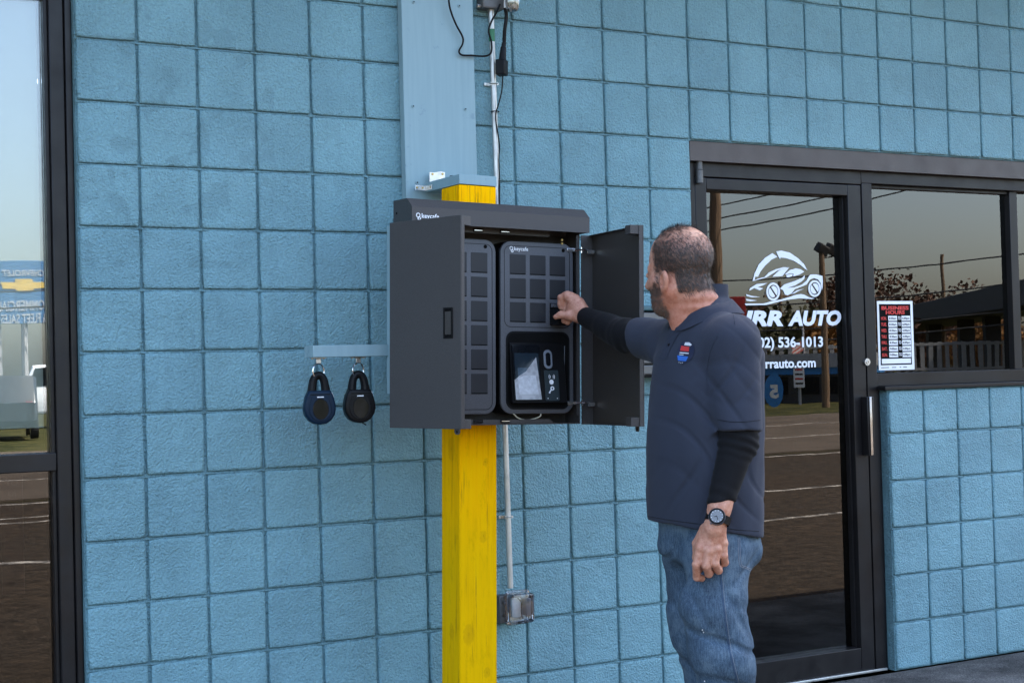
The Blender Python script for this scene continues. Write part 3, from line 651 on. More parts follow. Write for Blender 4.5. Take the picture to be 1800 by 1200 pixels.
def door(side, hinge, free):
    # a folded tray: outer sheet, four flanges; u runs hinge->free, v is the inward normal of the open leaf
    h_ = Vector((*hinge,0)); f_ = Vector((*free,0)); u = (f_-h_).normalized(); L = (f_-h_).length
    v = Vector((0,0,1)).cross(u) if side == 'left' else u.cross(Vector((0,0,1)))
    z0, z1 = 1.146, 1.808; D = 0.048
    M = Matrix(((u.x,v.x,0,h_.x),(u.y,v.y,0,h_.y),(0,0,1,0),(0,0,0,1)))
    def bx(nm,u0,u1,v0,v1,za,zb,mat,par,bev=.0008):
        m = MB(); m.box((u0,v0,za),(u1,v1,zb),bev,1); m.xform(M); return m.build(nm,mat,par)
    d = bx('door',0,L,0,0.003,z0,z1,'graphite_powder_coat',cab)
    d['label'] = 'left cabinet door swung wide open' if side == 'left' else 'right cabinet door swung open behind the arm'
    bx('inner_face',0.004,L-.004,0.0032,0.0045,z0+.004,z1-.004,'inner_powder_coat',d)
    bx('hinge_flange',0,0.003,0.0033,D,z0+.001,z1-.001,'graphite_powder_coat',d)
    bx('edge_flange',L-.003,L,0.0033,0.017,z0+.001,z1-.001,'graphite_powder_coat',d)
    for za, zb in ((z0+.0005,z0+.0035),(z1-.0035,z1-.0005)):
        bx('end_flange',0.0035,L-.040,0.0047,0.017,za,zb,'graphite_powder_coat',d)
    for za, zb in ((z0+.0005,z0+.030),(z1-.030,z1-.0005)):
        bx('corner_block',L-.0395,L-.0032,0.0047,D,za,zb,'graphite_powder_coat',d)
    m = MB(); m.prism([(L-.040,z0),(L-.016,z0),(L-.016,z0-.010),(L-.021,z0-.017),(L-.035,z0-.017),(L-.040,z0-.010)],'y',0.010,0.013); m.xform(M); t = m.build('lock_tab','graphite_powder_coat',d)
    m = MB(); m.cyl((L-.028,0.009,z0-.009),(L-.028,0.014,z0-.009),0.0042,10); m.xform(M); m.build('tab_hole','matte_black',t)
    if side == 'left':
        zc = 1.475
        r = bx('pull_recess',L-.074,L-.036,-0.0018,-.0002,zc-.045,zc+.045,'matte_black',d)
        bx('recess_rim',L-.076,L-.034,-0.0028,-0.0019,zc-.048,zc-.044,'black_plastic',r); bx('recess_rim',L-.076,L-.034,-0.0028,-0.0019,zc+.044,zc+.048,'black_plastic',r)
        bx('recess_rim',L-.076,L-.071,-0.0028,-0.0019,zc-.0438,zc+.0438,'black_plastic',r); bx('recess_rim',L-.0395,L-.034,-0.0028,-0.0019,zc-.0438,zc+.0438,'black_plastic',r)
        bx('finger_cup',L-.068,L-.042,-0.0024,-0.0019,zc-.036,zc+.036,'inner_powder_coat',r)
    else:
        bx('latch',L-.022,L-.006,0.018,0.030,1.455,1.480,'matte_black',d)
    return d, M, L
door('left',(0.634,-0.458),(0.729,-0.772))
rd, RM, RL = door('right',(1.432,-0.432),(1.394,-0.800))
for z in (1.752,1.222):
    m = MB(); m.box((BX1-.050,BYF+.002,z-.006),(BX1-.006,BYF+.012,z+.006),0.001); m.tube([(BX1-.020,BYF-.002,z),(BX1+.005,BYF-.016,z+.001),(BX1+.036,BYF-.010,z-.004)],[.006,.007,.006],8,True,0.6)
    m.cyl((BX1-.001,BYF-.012,z-.010),(BX1-.001,BYF-.012,z+.010),0.0035,8); m.box((BX1+.020,BYF-.018,z-.012),(BX1+.050,BYF-.010,z+.002),0.001); m.build('cup_hinge','chrome',cab)
MB().cyl((BX1-.070,BYF+.002,1.773),(BX1-.070,BYF+.008,1.773),0.004,8).build('brass_stud','brass_screw',cab)
MB().cyl((BX1-.0705,BYF+.002,1.785),(BX1-.0705,BYF+.008,1.785),0.004,8).build('brass_stud','brass_screw',cab)

# two lockers inside
LZ0, LZ1, LW = 1.186, 1.773, 0.290
def locker(x0, label, rows, console):
    t = leaning('key_locker', label, 'locker', 'key lockers side by side in the cabinet')
    xc_, zc_ = x0+LW/2, (LZ0+LZ1)/2
    MB().prism(rounded(LW,LZ1-LZ0,0.042,8,xc_,zc_),'y',BYB-T-.001,-0.428,0.001).build('body','black_plastic',t)
    MB().prism(rounded(LW,LZ1-LZ0,0.042,8,xc_,zc_),'y',-0.4400,-0.4285,0.004,3).build('front_shell','locker_shell',t)
    pz0 = 1.481 if console else LZ0+.016
    m = MB(); P = rounded(LW-.030,(LZ1-.016)-pz0,0.024,6,xc_,(LZ1-.016+pz0)/2)
    for k in range(len(P)):                      # the groove round the cell field
        a = P[k]; b_ = P[(k+1)%len(P)]; m.tube([(a[0],-0.4402,a[1]),(b_[0],-0.4402,b_[1])],0.0009,5)
    m.build('panel_groove','matte_black',t)
    cells = []
    for r_ in range(rows):
        for c_ in range(3):
            cx_, cz_ = x0+0.036+0.079*c_+0.0315, 1.728-0.0812*r_-0.034
            fr = None
            if console and r_ == 2 and c_ == 2:
                m = MB(); m.box((cx_-.0315,-0.4406,cz_-.034),(cx_+.0315,-0.4402,cz_+.034)); k = m.build('open_cell','matte_black',t); k['label'] = 'open key compartment under the hand'
                m = MB(); m.box((cx_-.028,-0.4450,cz_+.019),(cx_-.008,-0.4408,cz_+.031),0.001); m.box((cx_-.006,-0.4450,cz_+.019),(cx_+.016,-0.4408,cz_+.032),0.001); m.build('cell_latch','locker_shell',k)
                m = MB(); m.cyl((cx_-.020,-0.4475,cz_+.025),(cx_-.020,-0.4455,cz_+.025),0.003,8); m.box((cx_-.0125,-0.4475,cz_+.020),(cx_-.0100,-0.4455,cz_+.031)); m.build('latch_pin','chrome',k)
                continue
            c = MB().prism(rounded(0.063,0.068,0.0022,2,cx_,cz_),'y',-0.4408,-0.4395,0.0004).build('cell_door','locker_cell_black',t)
            MB().box((cx_-.0305,-0.4416,cz_-.0335),(cx_+.0305,-0.4409,cz_-.0305)).build('cell_lip','matte_black',c,False)
    m = MB(); m.cyl((x0+LW-.041,-0.4420,LZ1-.024),(x0+LW-.041,-0.4402,LZ1-.024),0.0062,14); k = m.build('key_lock','matte_black',t)
    keylogo(x0+.042,LZ1-.027,0.0165,-0.4410,t)
    if console:
        z0, z1, xa_, xb_ = 1.201, 1.467, x0+.020, x0+LW-.017
        cx_, cz_ = (xa_+xb_)/2, (z0+z1)/2
        k = MB().prism(rounded(xb_-xa_,z1-z0,0.030,8,cx_,cz_),'y',-0.4412,-0.4402,0.0004).build('console_bezel','black_plastic',t)
        MB().prism(rounded(xb_-xa_-.014,z1-z0-.014,0.024,8,cx_,cz_),'y',-0.4420,-0.4413).build('console_floor','matte_black',k)
        # a wedge-shaped reader block standing in the bay, tilted back
        Mx = Matrix.Translation((cx_,-0.4425,cz_-.010)) @ Matrix.Rotation(R(-6),4,'X')
        m = MB(); m.prism(rounded(0.214,0.205,0.006,3,-0.009,0),'y',-0.016,0.0,0.001); m.xform(Mx); rd_ = m.build('reader_block','black_plastic',t)
        m = MB(); m.prism(rounded(0.108,0.190,0.004,3,-0.057,0.0),'y',-0.022,-0.0162,0.001); m.xform(Mx); ts = m.build('tablet','screen_glass',rd_)
        m = MB(); m.box((-0.104,-0.0226,-0.070),(-0.010,-0.0221,0.066)); m.xform(Mx); m.build('display','screen_dark',rd_,False)
        m = MB(); m.box((-0.094,-0.0231,-0.040),(-0.018,-0.0227,0.016)); m.xform(Mx); m.build('screen_card','screen_blue',rd_,False)
        m = MB(); m.prism([(-0.020,0.052),(-0.006,-0.0920),(-0.1070,-0.0920),(-0.1090,-0.026),(-0.090,-0.012),(-0.062,0.004)],'y',-0.0240,-0.0234); m.xform(Mx); m.build('screen_patch','screen_mottle',rd_,False)  # pale mottled polygon laid over the lower part of the display
        m = MB(); m.prism([(-0.026,-0.010),(-0.018,-0.074),(-0.094,-0.074),(-0.096,-0.020),(-0.070,-0.010)],'y',-0.0246,-0.0241); m.xform(Mx); m.build('patch_inset','screen_pale',rd_,False)
        m = MB(); P = [(0.030+0.017*math.cos(a), (0.062 if math.sin(a) > 0 else 0.030)+0.017*math.sin(a)) for a in np.linspace(0.001,2*math.pi-.001,28,endpoint=False)]; m.prism(P,'y',-0.0200,-0.0162,0.001); m.xform(Mx); rg = m.build('camera_ring','grey_ring',rd_)
        m = MB(); P = [(0.030+0.0095*math.cos(a), (0.060 if math.sin(a) > 0 else 0.032)+0.0095*math.sin(a)) for a in np.linspace(0.001,2*math.pi-.001,28,endpoint=False)]; m.prism(P,'y',-0.0206,-0.0201); m.xform(Mx); m.build('camera_window','screen_glass',rg)
        m = MB(); m.prism(rounded(0.056,0.105,0.005,3,0.040,-0.044),'y',-0.0195,-0.0162,0.0008); m.xform(Mx); tg = m.build('tag_reader','tag_plate',rd_)
        m = MB()
        for sgn in (1,-1):
            for rr in (0.006,0.011):
                pts = [(0.040+sgn*rr*math.cos(a),-0.0202,-0.014+rr*math.sin(a)) for a in np.linspace(-0.75,0.75,7)]
                m.tube(pts,0.0010,5)
        m.prism([(0.038+0.0085*math.cos(a),-0.032+0.0085*math.sin(a)) for a in np.arange(16)*math.pi/8],'y',-0.0202,-0.0196)
        m.torus((0.040,-0.0200,-0.054),0.0055,0.0022,'y',18,5); m.tube([(0.035,-.0200,-.059),(0.026,-.0200,-.070)],0.0022,6); m.tube([(0.028,-.02,-.0675),(0.031,-.02,-.070)],0.0014,5)
        m.xform(Mx); m.build('reader_symbol','white_print',tg)
        for dx in (0.021,0.058): m = MB(); m.cyl((dx,-.0203,-.088),(dx,-.0196,-.088),0.0018,8); m.xform(Mx); m.build('status_dot','white_print',tg)
        for dx, s_ in ((0.088,1),(0.101,0)):
            m = MB(); m.tube([(cx_+dx+.004,-0.4432,cz_+.085),(cx_+dx+.010*s_+.002,-0.4432,cz_-.080)],0.0011,5); m.build('bay_edge','grey_ring',t)
    return t
n = N('screen_mottle'); co = n.coord('Object'); v = n.voro(n.coord('Object',(1,1,1)), 55)
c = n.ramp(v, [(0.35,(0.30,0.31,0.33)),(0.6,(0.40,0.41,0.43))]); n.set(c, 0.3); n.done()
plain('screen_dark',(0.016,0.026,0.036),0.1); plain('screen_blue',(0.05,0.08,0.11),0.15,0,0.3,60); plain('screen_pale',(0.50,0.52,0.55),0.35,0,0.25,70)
powder('tag_plate', (0.014,0.026,0.032), 0.1)
locker(0.748, 'left key locker with a full field of black cells, half behind open door', 6, False)
rl = locker(1.0553, 'right key locker with nine cells above a tablet console', 3, True)
for pts, nm in ((((0.79,1.186),(0.80,1.172),(0.84,1.168),(0.885,1.176),(0.90,1.184)),'a'),(((1.105,1.188),(1.13,1.170),(1.17,1.166),(1.21,1.176),(1.215,1.188)),'b')):
    MB().tube(spline([(x,-0.436,z) for x,z in pts]),0.0022,6).build('wire','copper_wire',cab)
MB().tube(spline([(0.90,-0.437,1.183),(0.86,-0.438,1.176),(0.81,-0.437,1.170),(0.79,-0.43,1.160)]),0.0018,6).build('wire','rubber_cord',cab)

# the bin and key fob being handled
hb_ = leaning('key_bin', 'small black key bin pulled out by the hand', 'bin')
cx_, cz_ = 1.0553+0.036+0.158+0.0315, 1.728-0.1624-0.034
m = MB(); m.box((cx_-.0325,-0.492,cz_-.042),(cx_+.020,-0.441,cz_-.036),0.001); m.box((cx_-.0325,-0.492,cz_-.036),(cx_-.029,-0.441,cz_+.012),0.001); m.box((cx_-.0325,-0.4945,cz_-.045),(cx_+.018,-0.4905,cz_+.010),0.001); m.build('bin_shell','black_plastic',hb_)
m = MB(); m.tube([(cx_-.012,-0.5085,cz_-.030),(cx_+.006,-0.5085,cz_-.036)],0.0055,10); kf = m.build('key_fob','black_plastic',hb_)
MB().tube([(cx_-.010,-0.5145,cz_-.028),(cx_+.004,-0.5145,cz_-.0325)],0.0020,6).build('key_blade','chrome',kf)
MB().torus((cx_+.014,-0.510,cz_-.030),0.008,0.0014,'y',16,6).build('split_ring','chrome',kf)

# ------------------------------------------------------------------ ledge with two hanging key safes
la = spot(550,607,-0.330); lb = spot(550,628,-0.330)
LGZ0, LGZ1 = lb.z, la.z
led = thing('hook_ledge', 'short blue wooden ledge left of the cabinet with two hooks beneath', 'ledge', ((la.x+.99)/2,-0.29,LGZ0))
MB().box((la.x,-0.330,LGZ0),(0.745,-0.255,LGZ1),0.002).build('board','blue_board_paint',led)
MB().box((0.7455,-0.3295,LGZ0+.001),(1.0,-0.258,LGZ1-.001),0.001).build('arm','blue_board_paint',led)
def key_safe(px, label, body_mat, tilt):
    p = spot(px, 629, -0.292)
    m = MB(); m.box((p.x-.026,-0.303,LGZ0-.0035),(p.x+.026,-0.281,LGZ0-.0005),0.0008,1)
    m.box((p.x-.008,-0.2955,LGZ0-.020),(p.x+.010,-0.2885,LGZ0-.0035),0.002); hk = m.build('hook_bracket','zinc',led)
    for dx in (-.02,.02): MB().cyl((p.x+dx,-0.292,LGZ0-.0055),(p.x+dx,-0.292,LGZ0-.0036),0.0035,8).build('screw','brass_screw',hk)
    z0 = LGZ0-.016
    t = thing('key_safe', label, 'key safe', (p.x,-0.292,z0-.190), 'key safes hanging from the ledge')
    m = MB(); m.torus((0,0,-.0290),0.0250,0.0026,'y',32,8); m.xform(Matrix.Translation((p.x,-0.292,z0)) @ Matrix.Rotation(R(22),4,'Z')); m.build('ring','chrome',t)
    TM = Matrix.Translation((p.x,-0.292,z0-.040)) @ Matrix.Rotation(R(tilt),4,'Z')
    # shackle: padded U
    m = MB(); pts = [(-.0225,0,-.056),(-.0210,0,-.038),(-.0165,0,-.016),(-.0065,0,-.003),(.0065,0,-.003),(.0165,0,-.016),(.0210,0,-.038),(.0225,0,-.056)]
    m.tube(spline(pts,4),[0.0155-0.0030*math.sin(math.pi*k/28) for k in range(29)],12,True,1.15); m.xform(TM); m.build('shackle','black_plastic',t)
    # body: a rounded drop
    out = [(-.036,-.052),(.036,-.052),(.045,-.070),(.052,-.100),(.0525,-.115),(.048,-.133),(.036,-.150),(.020,-.160),(0,-.163),(-.020,-.160),(-.036,-.150),(-.048,-.133),(-.0525,-.115),(-.052,-.100),(-.045,-.070)]
    m = MB(); m.prism(out,'y',-0.024,0.024,0.009,4); m.xform(TM); bd = m.build('body',body_mat,t,True,50)
    m = MB(); m.prism([(x*0.70,(z+.108)*0.72-.112) for x,z in out],'y',-0.027,-0.0235,0.002,2); m.xform(TM); m.build('front_plate',body_mat,bd)
    m = MB(); m.prism([(0.026*math.cos(a),-0.112+0.034*math.sin(a)) for a in np.arange(28)*math.pi/14],'y',-0.0292,-0.0272,0.0008); m.xform(TM); m.build('dial_window','screen_glass',bd)
    m = MB(); m.box((-.032,-.0255,-.0655),(.032,-.0245,-.0635)); m.xform(TM); m.build('seam','matte_black',bd)
    m = MB(); m.box((-.011,-.0278,-.0745),(.011,-.0272,-.0715)); m.xform(TM); m.build('brand_mark','white_print',bd)
    m = MB(); m.prism([(.0402,-.0585),(.0412,-.0585),(.0475,-.0745),(.0465,-.0745)],'y',-.015,-.004); m.xform(TM); st = m.build('side_sticker','white_print',bd)
    if body_mat == 'black_plastic':
        m = MB(); m.tube([(.004,-.012,-.160),(.020,-.014,-.170)],0.0022,6); m.xform(TM); m.build('cover_tab','rubber_cord',bd)
    return t
key_safe(559,'navy blue key safe hanging from the ledge, farther from the cabinet','navy_lockbox',-12)
key_safe(629,'black key safe hanging from the ledge, nearest the cabinet','black_plastic',-12)

# ------------------------------------------------------------------ mailbox on the wall behind the man
plain('mailbox_grey', (0.13,0.13,0.125), 0.4, 0.2, 0.15, 10)
plain('mailbox_teal', (0.035,0.10,0.115), 0.35)
b0 = spot(1120,664,-0.06); b1 = spot(1205,537,-0.06)
mb = thing('wall_mailbox', 'dark framed grey drop box on the wall between open door and man', 'mailbox', (b0.x,-0.03,b0.z))
MB().box((b0.x,-0.070,b0.z),(b1.x,-0.002,b1.z-.022),0.006).build('body','black_plastic',mb)
MB().box((b0.x-.004,-0.080,b1.z-.021),(b1.x+.004,-0.002,b1.z),0.006).build('lid','mailbox_teal',mb)
MB().box((b0.x+.012,-0.074,b0.z+.055),(b1.x-.012,-0.0705,b1.z-.028),0.003).build('front_panel','mailbox_grey',mb)
MB().box((b0.x+.012,-0.076,b0.z+.012),(b1.x-.012,-0.0705,b0.z+.048),0.005).build('lower_tray','mailbox_grey',mb)

# ------------------------------------------------------------------ the man: implicit surfaces turned into smooth meshes
from mathutils.bvhtree import BVHTree
F32 = np.float32
def V3(v): return np.array(v, dtype=F32)
def capsule(P, a, b, ra, rb):
    a, b = V3(a), V3(b); ba = b-a; h = np.clip(((P-a)@ba)/max(float(ba@ba),1e-9), 0, 1)
    return np.linalg.norm(P-a-h[:,None]*ba, axis=1)-(ra+(rb-ra)*h)
def ellipsoid(P, c, r, M=None):
    Q = P-V3(c)
    if M is not None: Q = Q@M.T
    r = V3(r); k0 = np.linalg.norm(Q/r, axis=1); k1 = np.linalg.norm(Q/(r*r), axis=1)+1e-9
    return k0*(k0-1)/k1
def smin(a, b, k): h = np.clip(0.5+0.5*(b-a)/k, 0, 1); return b*(1-h)+a*h-k*h*(1-h)
def smax(a, b, k): return -smin(-a, -b, k)
def vnoise(P, s, seed=0):
    # cheap smooth noise: a sum of a few skewed sines, -1..1
    r = np.random.RandomState(seed); o = 0
    for k in range(5):
        d = r.normal(size=3); d /= np.linalg.norm(d); o = o+np.sin((P@V3(d))*s*(0.7+0.35*k)+r.uniform(0,6.28)+1.3*np.sin((P@V3(r.normal(size=3)))*s*0.33))
    return o/5
def surface_net(f, lo, hi, h):
    lo = np.array(lo, float); n = np.ceil((np.array(hi)-lo)/h).astype(int)+1
    ax = [lo[k]+h*np.arange(n[k]) for k in range(3)]
    G_ = np.stack(np.meshgrid(*ax, indexing='ij'), -1).reshape(-1,3).astype(F32)
    v = np.concatenate([f(c) for c in np.array_split(G_, max(1, len(G_)//400000))]).reshape(n)
    S_ = v < 0; C_ = n-1
    acc = np.zeros((*C_,3)); cnt = np.zeros(C_)
    quads = []; idx_grid = None; edges = []
    for a in range(3):
        b, c = (a+1)%3, (a+2)%3
        s0 = [slice(None)]*3; s1 = [slice(None)]*3; s0[a] = slice(0,-1); s1[a] = slice(1,None)
        cr = S_[tuple(s0)] != S_[tuple(s1)]
        I = np.argwhere(cr); v0 = v[tuple(s0)][cr]; v1 = v[tuple(s1)][cr]
        pt = I.astype(float); pt[:,a] += v0/(v0-v1)
        for db in (0,-1):
            for dc in (0,-1):
                J = I.copy(); J[:,b] += db; J[:,c] += dc
                ok = (J[:,b]>=0)&(J[:,c]>=0)&(J[:,b]<C_[b])&(J[:,c]<C_[c])
                np.add.at(acc, tuple(J[ok].T), pt[ok]); np.add.at(cnt, tuple(J[ok].T), 1)
        edges.append((a,b,c,I,S_[tuple(s0)][cr]))
    act = cnt > 0; idx = -np.ones(C_, int); idx[act] = np.arange(act.sum())
    verts = lo+h*(acc[act]/cnt[act][:,None])
    for a,b,c,I,neg in edges:
        ok = (I[:,b]>0)&(I[:,c]>0)&(I[:,b]<C_[b])&(I[:,c]<C_[c]); I = I[ok]; neg = neg[ok]
        q = []
        for db,dc in ((-1,-1),(0,-1),(0,0),(-1,0)):
            J = I.copy(); J[:,b] += db; J[:,c] += dc; q.append(idx[tuple(J.T)])
        q = np.stack(q,1); q[~neg] = q[~neg][:,::-1]; quads.append(q)
    return verts, np.concatenate(quads)
def relax(verts, quads, it=2, lam=0.5):
    e = np.concatenate([quads[:,[0,1]],quads[:,[1,2]],quads[:,[2,3]],quads[:,[3,0]]])
    for _ in range(it):
        s = np.zeros_like(verts); c = np.zeros(len(verts)); np.add.at(s, e[:,0], verts[e[:,1]]); np.add.at(c, e[:,0], 1); np.add.at(s, e[:,1], verts[e[:,0]]); np.add.at(c, e[:,1], 1)
        verts = verts*(1-lam)+lam*s/np.maximum(c,1)[:,None]
    return verts
def mesh_of(name, parts, mat, parent, attrs=None):
    vs, fs, off = [], [], 0
    for v, q in parts: vs.append(v); fs.append(q+off); off += len(v)
    v = np.concatenate(vs); q = np.concatenate(fs)
    me = bpy.data.meshes.new(name); me.from_pydata(v.tolist(), [], q.tolist())
    for k, a in (attrs or {}).items():
        at = me.attributes.new(k, 'FLOAT', 'POINT'); at.data.foreach_set('value', a.astype(F32))
    return link(name, me, mat, parent, True, 180)

# landmarks
SR, ER, WR = atd(1172,602,4.78), atd(1100,588,4.99), spot(1026,555,-0.570)
SL, EL, WL_ = atd(1291,602,4.45), atd(1297,775,4.42), atd(1265,892,4.37)
foot = atd(1285,1200,4.55)
man = thing('person', 'man in navy polo shirt and blue jeans reaching into the key cabinet', 'person', (foot.x, foot.y, 0))
NB = atd(1236,548,4.61)                                # base of the neck
HC = atd(1194,472,4.60)                                # middle of the head
hf = Vector((math.cos(R(109)), math.sin(R(109)), 0)); hu0 = Vector((0,0,1))
hf = (hf*math.cos(R(1))-hu0*math.sin(R(1))).normalized(); hl = Vector((0,0,1)).cross(hf).normalized(); hu = hf.cross(hl).normalized()
roll = R(3); hl, hu = hl*math.cos(roll)-hu*math.sin(roll), hu*math.cos(roll)+hl*math.sin(roll)
HM = np.array([hf, hl, hu], dtype=F32)
def head_local(P): return (P-V3(HC))@HM.T
def head_world(q): return HC+hf*q[0]+hl*q[1]+hu*q[2]

def f_head(P):
    Q = head_local(P)
    d = ellipsoid(Q, (-0.012,0,0.036), (0.102,0.079,0.089))
    d = smin(d, ellipsoid(Q, (0.034,0,-0.036), (0.066,0.066,0.085)), 0.03)
    d = smin(d, capsule(Q, (0.058,0,-0.102), (0.058,0,-0.102), 0.034, 0.034), 0.03)
    A = Q.copy(); A[:,1] = np.abs(A[:,1])
    d = smin(d, capsule(A, (0.000,0.054,-0.066), (0.056,0.022,-0.106), 0.026, 0.024), 0.028)
    d = smin(d, capsule(A, (0.080,0.0,0.006), (0.066,0.044,0.004), 0.0145, 0.014), 0.012)      # brow
    d = smin(d, capsule(A, (0.070,0.042,-0.042), (0.042,0.062,-0.034), 0.014, 0.014), 0.018)  # cheekbone
    d = smax(d, -ellipsoid(A, (0.105,0.032,-0.012), (0.017,0.017,0.012)), 0.010)               # eye socket
    d = smin(d, ellipsoid(A, (0.084,0.031,-0.013), (0.014,0.0145,0.0115)), 0.004)              # lids over the eyeball
    d = smin(d, capsule(Q, (0.093,0,-0.002), (0.116,0,-0.044), 0.0085, 0.0120), 0.012)         # nose
    d = smin(d, capsule(A, (0.106,0.010,-0.049), (0.102,0.014,-0.048), 0.0085, 0.007), 0.006)
    d = smin(d, ellipsoid(Q, (0.094,0,-0.078), (0.011,0.024,0.0075)), 0.006)                  # lips
    d = smin(d, ellipsoid(Q, (0.092,0,-0.091), (0.011,0.021,0.0080)), 0.006)
    d = smax(d, -capsule(A, (0.107,0.0,-0.0845), (0.095,0.022,-0.0845), 0.0022, 0.002), 0.003)
    # ear: a tilted leaf with a rim and a hollow
    c, s = math.cos(R(22)), math.sin(R(22))
    E = A-V3((-0.004,0.080,-0.040)); E = np.stack([E[:,0]*c-E[:,1]*s, E[:,0]*s+E[:,1]*c, E[:,2]],1)
    t = math.radians(-12); E = np.stack([E[:,0]*math.cos(t)-E[:,2]*math.sin(t), E[:,1], E[:,0]*math.sin(t)+E[:,2]*math.cos(t)],1)
    ear = ellipsoid(E, (0,0.006,0.004), (0.0205,0.0100,0.032)); ear = smin(ear, ellipsoid(E, (0.003,0.002,-0.025), (0.0095,0.0065,0.011)), 0.006)
    ear = smax(ear, -ellipsoid(E, (0.003,0.014,0.003), (0.011,0.0085,0.020)), 0.004)
    ear = smin(ear, ellipsoid(E, (0.012,0.006,-0.003), (0.0045,0.005,0.008)), 0.004)
    d = smin(d, ear, 0.006)
    n0, n1 = head_world((-0.030,0,-0.045)), NB+Vector((0.02,-0.005,-0.05))
    nk = capsule(P, n0, n1, 0.064, 0.078)
    nk = smin(nk, capsule(P, head_world((0.016,0,-0.085)), NB+Vector((-.040,0.02,-0.035)), 0.046, 0.055), 0.03)
    nk = nk+0.0016*np.sin((P@V3(hu))*210)*(np.clip(-Q[:,2]*14-0.6,0,1))*np.clip(-Q[:,0]*14,0,1)      # creases in the nape
    d = smin(d, nk, 0.022)
    return d+0.0006*vnoise(P, 130, 4)
hv, hq = surface_net(f_head, np.array(HC)-[0.16,0.16,0.24], np.array(HC)+[0.19,0.17,0.145], 0.0024)
hv = relax(hv, hq, 1, 0.4)
zcut = NB.z-0.055; keepf = (hv[hq][:,:,2] > zcut).all(1); hq = hq[keepf]

# hands
def chain(P, pts, rads, d=None, k=0.006):
    for a, b, ra, rb in zip(pts, pts[1:], rads, rads[1:]):
        c = capsule(P, a, b, ra, rb); d = c if d is None else smin(d, c, k)
    return d
away = (_f*0.9+Vector((0,0,-0.2))).normalized()
def L_(px, py, dd=0.0): return atd(px, py, 4.37+dd)
LK = [L_(1232,962,.010), L_(1246,967,-.002), L_(1259,964,.002), L_(1270,954,.016)]           # index .. little knuckles
LF = [[L_(1224,992,.006),L_(1225,1014,.028),L_(1234,1016,.052)], [L_(1241,994,-.006),L_(1246,1008,.020),L_(1250,1004,.046)], [L_(1257,990,-.002),L_(1263,1002,.022),L_(1264,996,.046)], [L_(1272,976,.012),L_(1274,988,.034),L_(1272,984,.054)]]
def f_lhand(P):
    d = capsule(P, EL.lerp(WL_,0.55), WL_, 0.040, 0.0305)
    d = smin(d, capsule(P, WL_, L_(1255,928), 0.029, 0.031), 0.02)
    for k in LK: d = smin(d, capsule(P, L_(1259,918,.012), k, 0.0215, 0.0150), 0.014)
    palm = chain(P, [L_(1243,935,.022), L_(1232,962,.030)], [0.019,0.016]); d = smin(d, palm, 0.02)
    for k, fs_ in zip(LK, LF): d = smin(d, chain(P, [k]+fs_, [0.0145,0.0118,0.0112,0.0098], None, 0.004), 0.0065)
    for k in LK: d = smin(d, ellipsoid(P, k-_f*0.006, (0.010,0.010,0.010)), 0.008)
    th = chain(P, [L_(1240,930,.030),L_(1226,955,.045),L_(1225,980,.050),L_(1230,1000,.052)], [0.017,0.0145,0.0125,0.0100]); d = smin(d, th, 0.010)
    tend = sum(np.exp(-(np.maximum(capsule(P, L_(1260,925,-.02), k-_f*0.012, 0,0),0)/0.0035)**2) for k in LK)
    return d-0.0011*tend+0.0006*vnoise(P, 260, 9)
b0 = np.array([min(v[i] for v in sum(LF,LK)+[WL_,EL.lerp(WL_,.55)]) for i in range(3)])-0.05
b1 = np.array([max(v[i] for v in sum(LF,LK)+[WL_,EL.lerp(WL_,.55)]) for i in range(3)])+0.05
lv, lq = surface_net(f_lhand, b0, b1, 0.0022); lv = relax(lv, lq, 1, 0.4)

def H_(px, py, y): return spot(px, py, y)
RK = [H_(996,519,-.520), H_(1003,521,-.530), H_(1012,525,-.541), H_(1020,532,-.552)]
RFg = [[H_(986,523,-.506),H_(985,534,-.500),H_(986,540,-.500)], [H_(992,527,-.505),H_(990,543,-.497),H_(992,552,-.497)], [H_(1000,536,-.512),H_(993,556,-.504),H_(991,564,-.505)], [H_(1008,545,-.522),H_(1001,562,-.512),H_(998,567,-.513)]]
RTh = [H_(1012,556,-.556),H_(1000,555,-.543),H_(986,553,-.527),H_(977,557,-.517)]
def f_rhand(P):
    d = capsule(P, ER.lerp(WR,0.6), WR, 0.038, 0.029)
    for k in RK: d = smin(d, capsule(P, WR.lerp(k,0.25), k, 0.0200, 0.0138), 0.014)
    d = smin(d, capsule(P, H_(1018,553,-.556), H_(1004,545,-.530), 0.022, 0.018), 0.02)
    for k, fs_ in zip(RK, RFg): d = smin(d, chain(P, [k]+fs_, [0.0132,0.0115,0.0105,0.0092], None, 0.004), 0.006)
    d = smin(d, chain(P, RTh, [0.0185,0.0150,0.0120,0.0092], None, 0.006), 0.009)
    for k in RK: d = smin(d, ellipsoid(P, k-_f*0.005, (0.009,0.009,0.009)), 0.008)
    return d+0.0006*vnoise(P, 260, 5)
allp = RK+sum(RFg,[])+RTh+[WR, ER.lerp(WR,.6)]
b0 = np.array([min(v[i] for v in allp) for i in range(3)])-0.05; b1 = np.array([max(v[i] for v in allp) for i in range(3)])+0.05
rv, rq = surface_net(f_rhand, b0, b1, 0.0022); rv = relax(rv, rq, 1, 0.4)

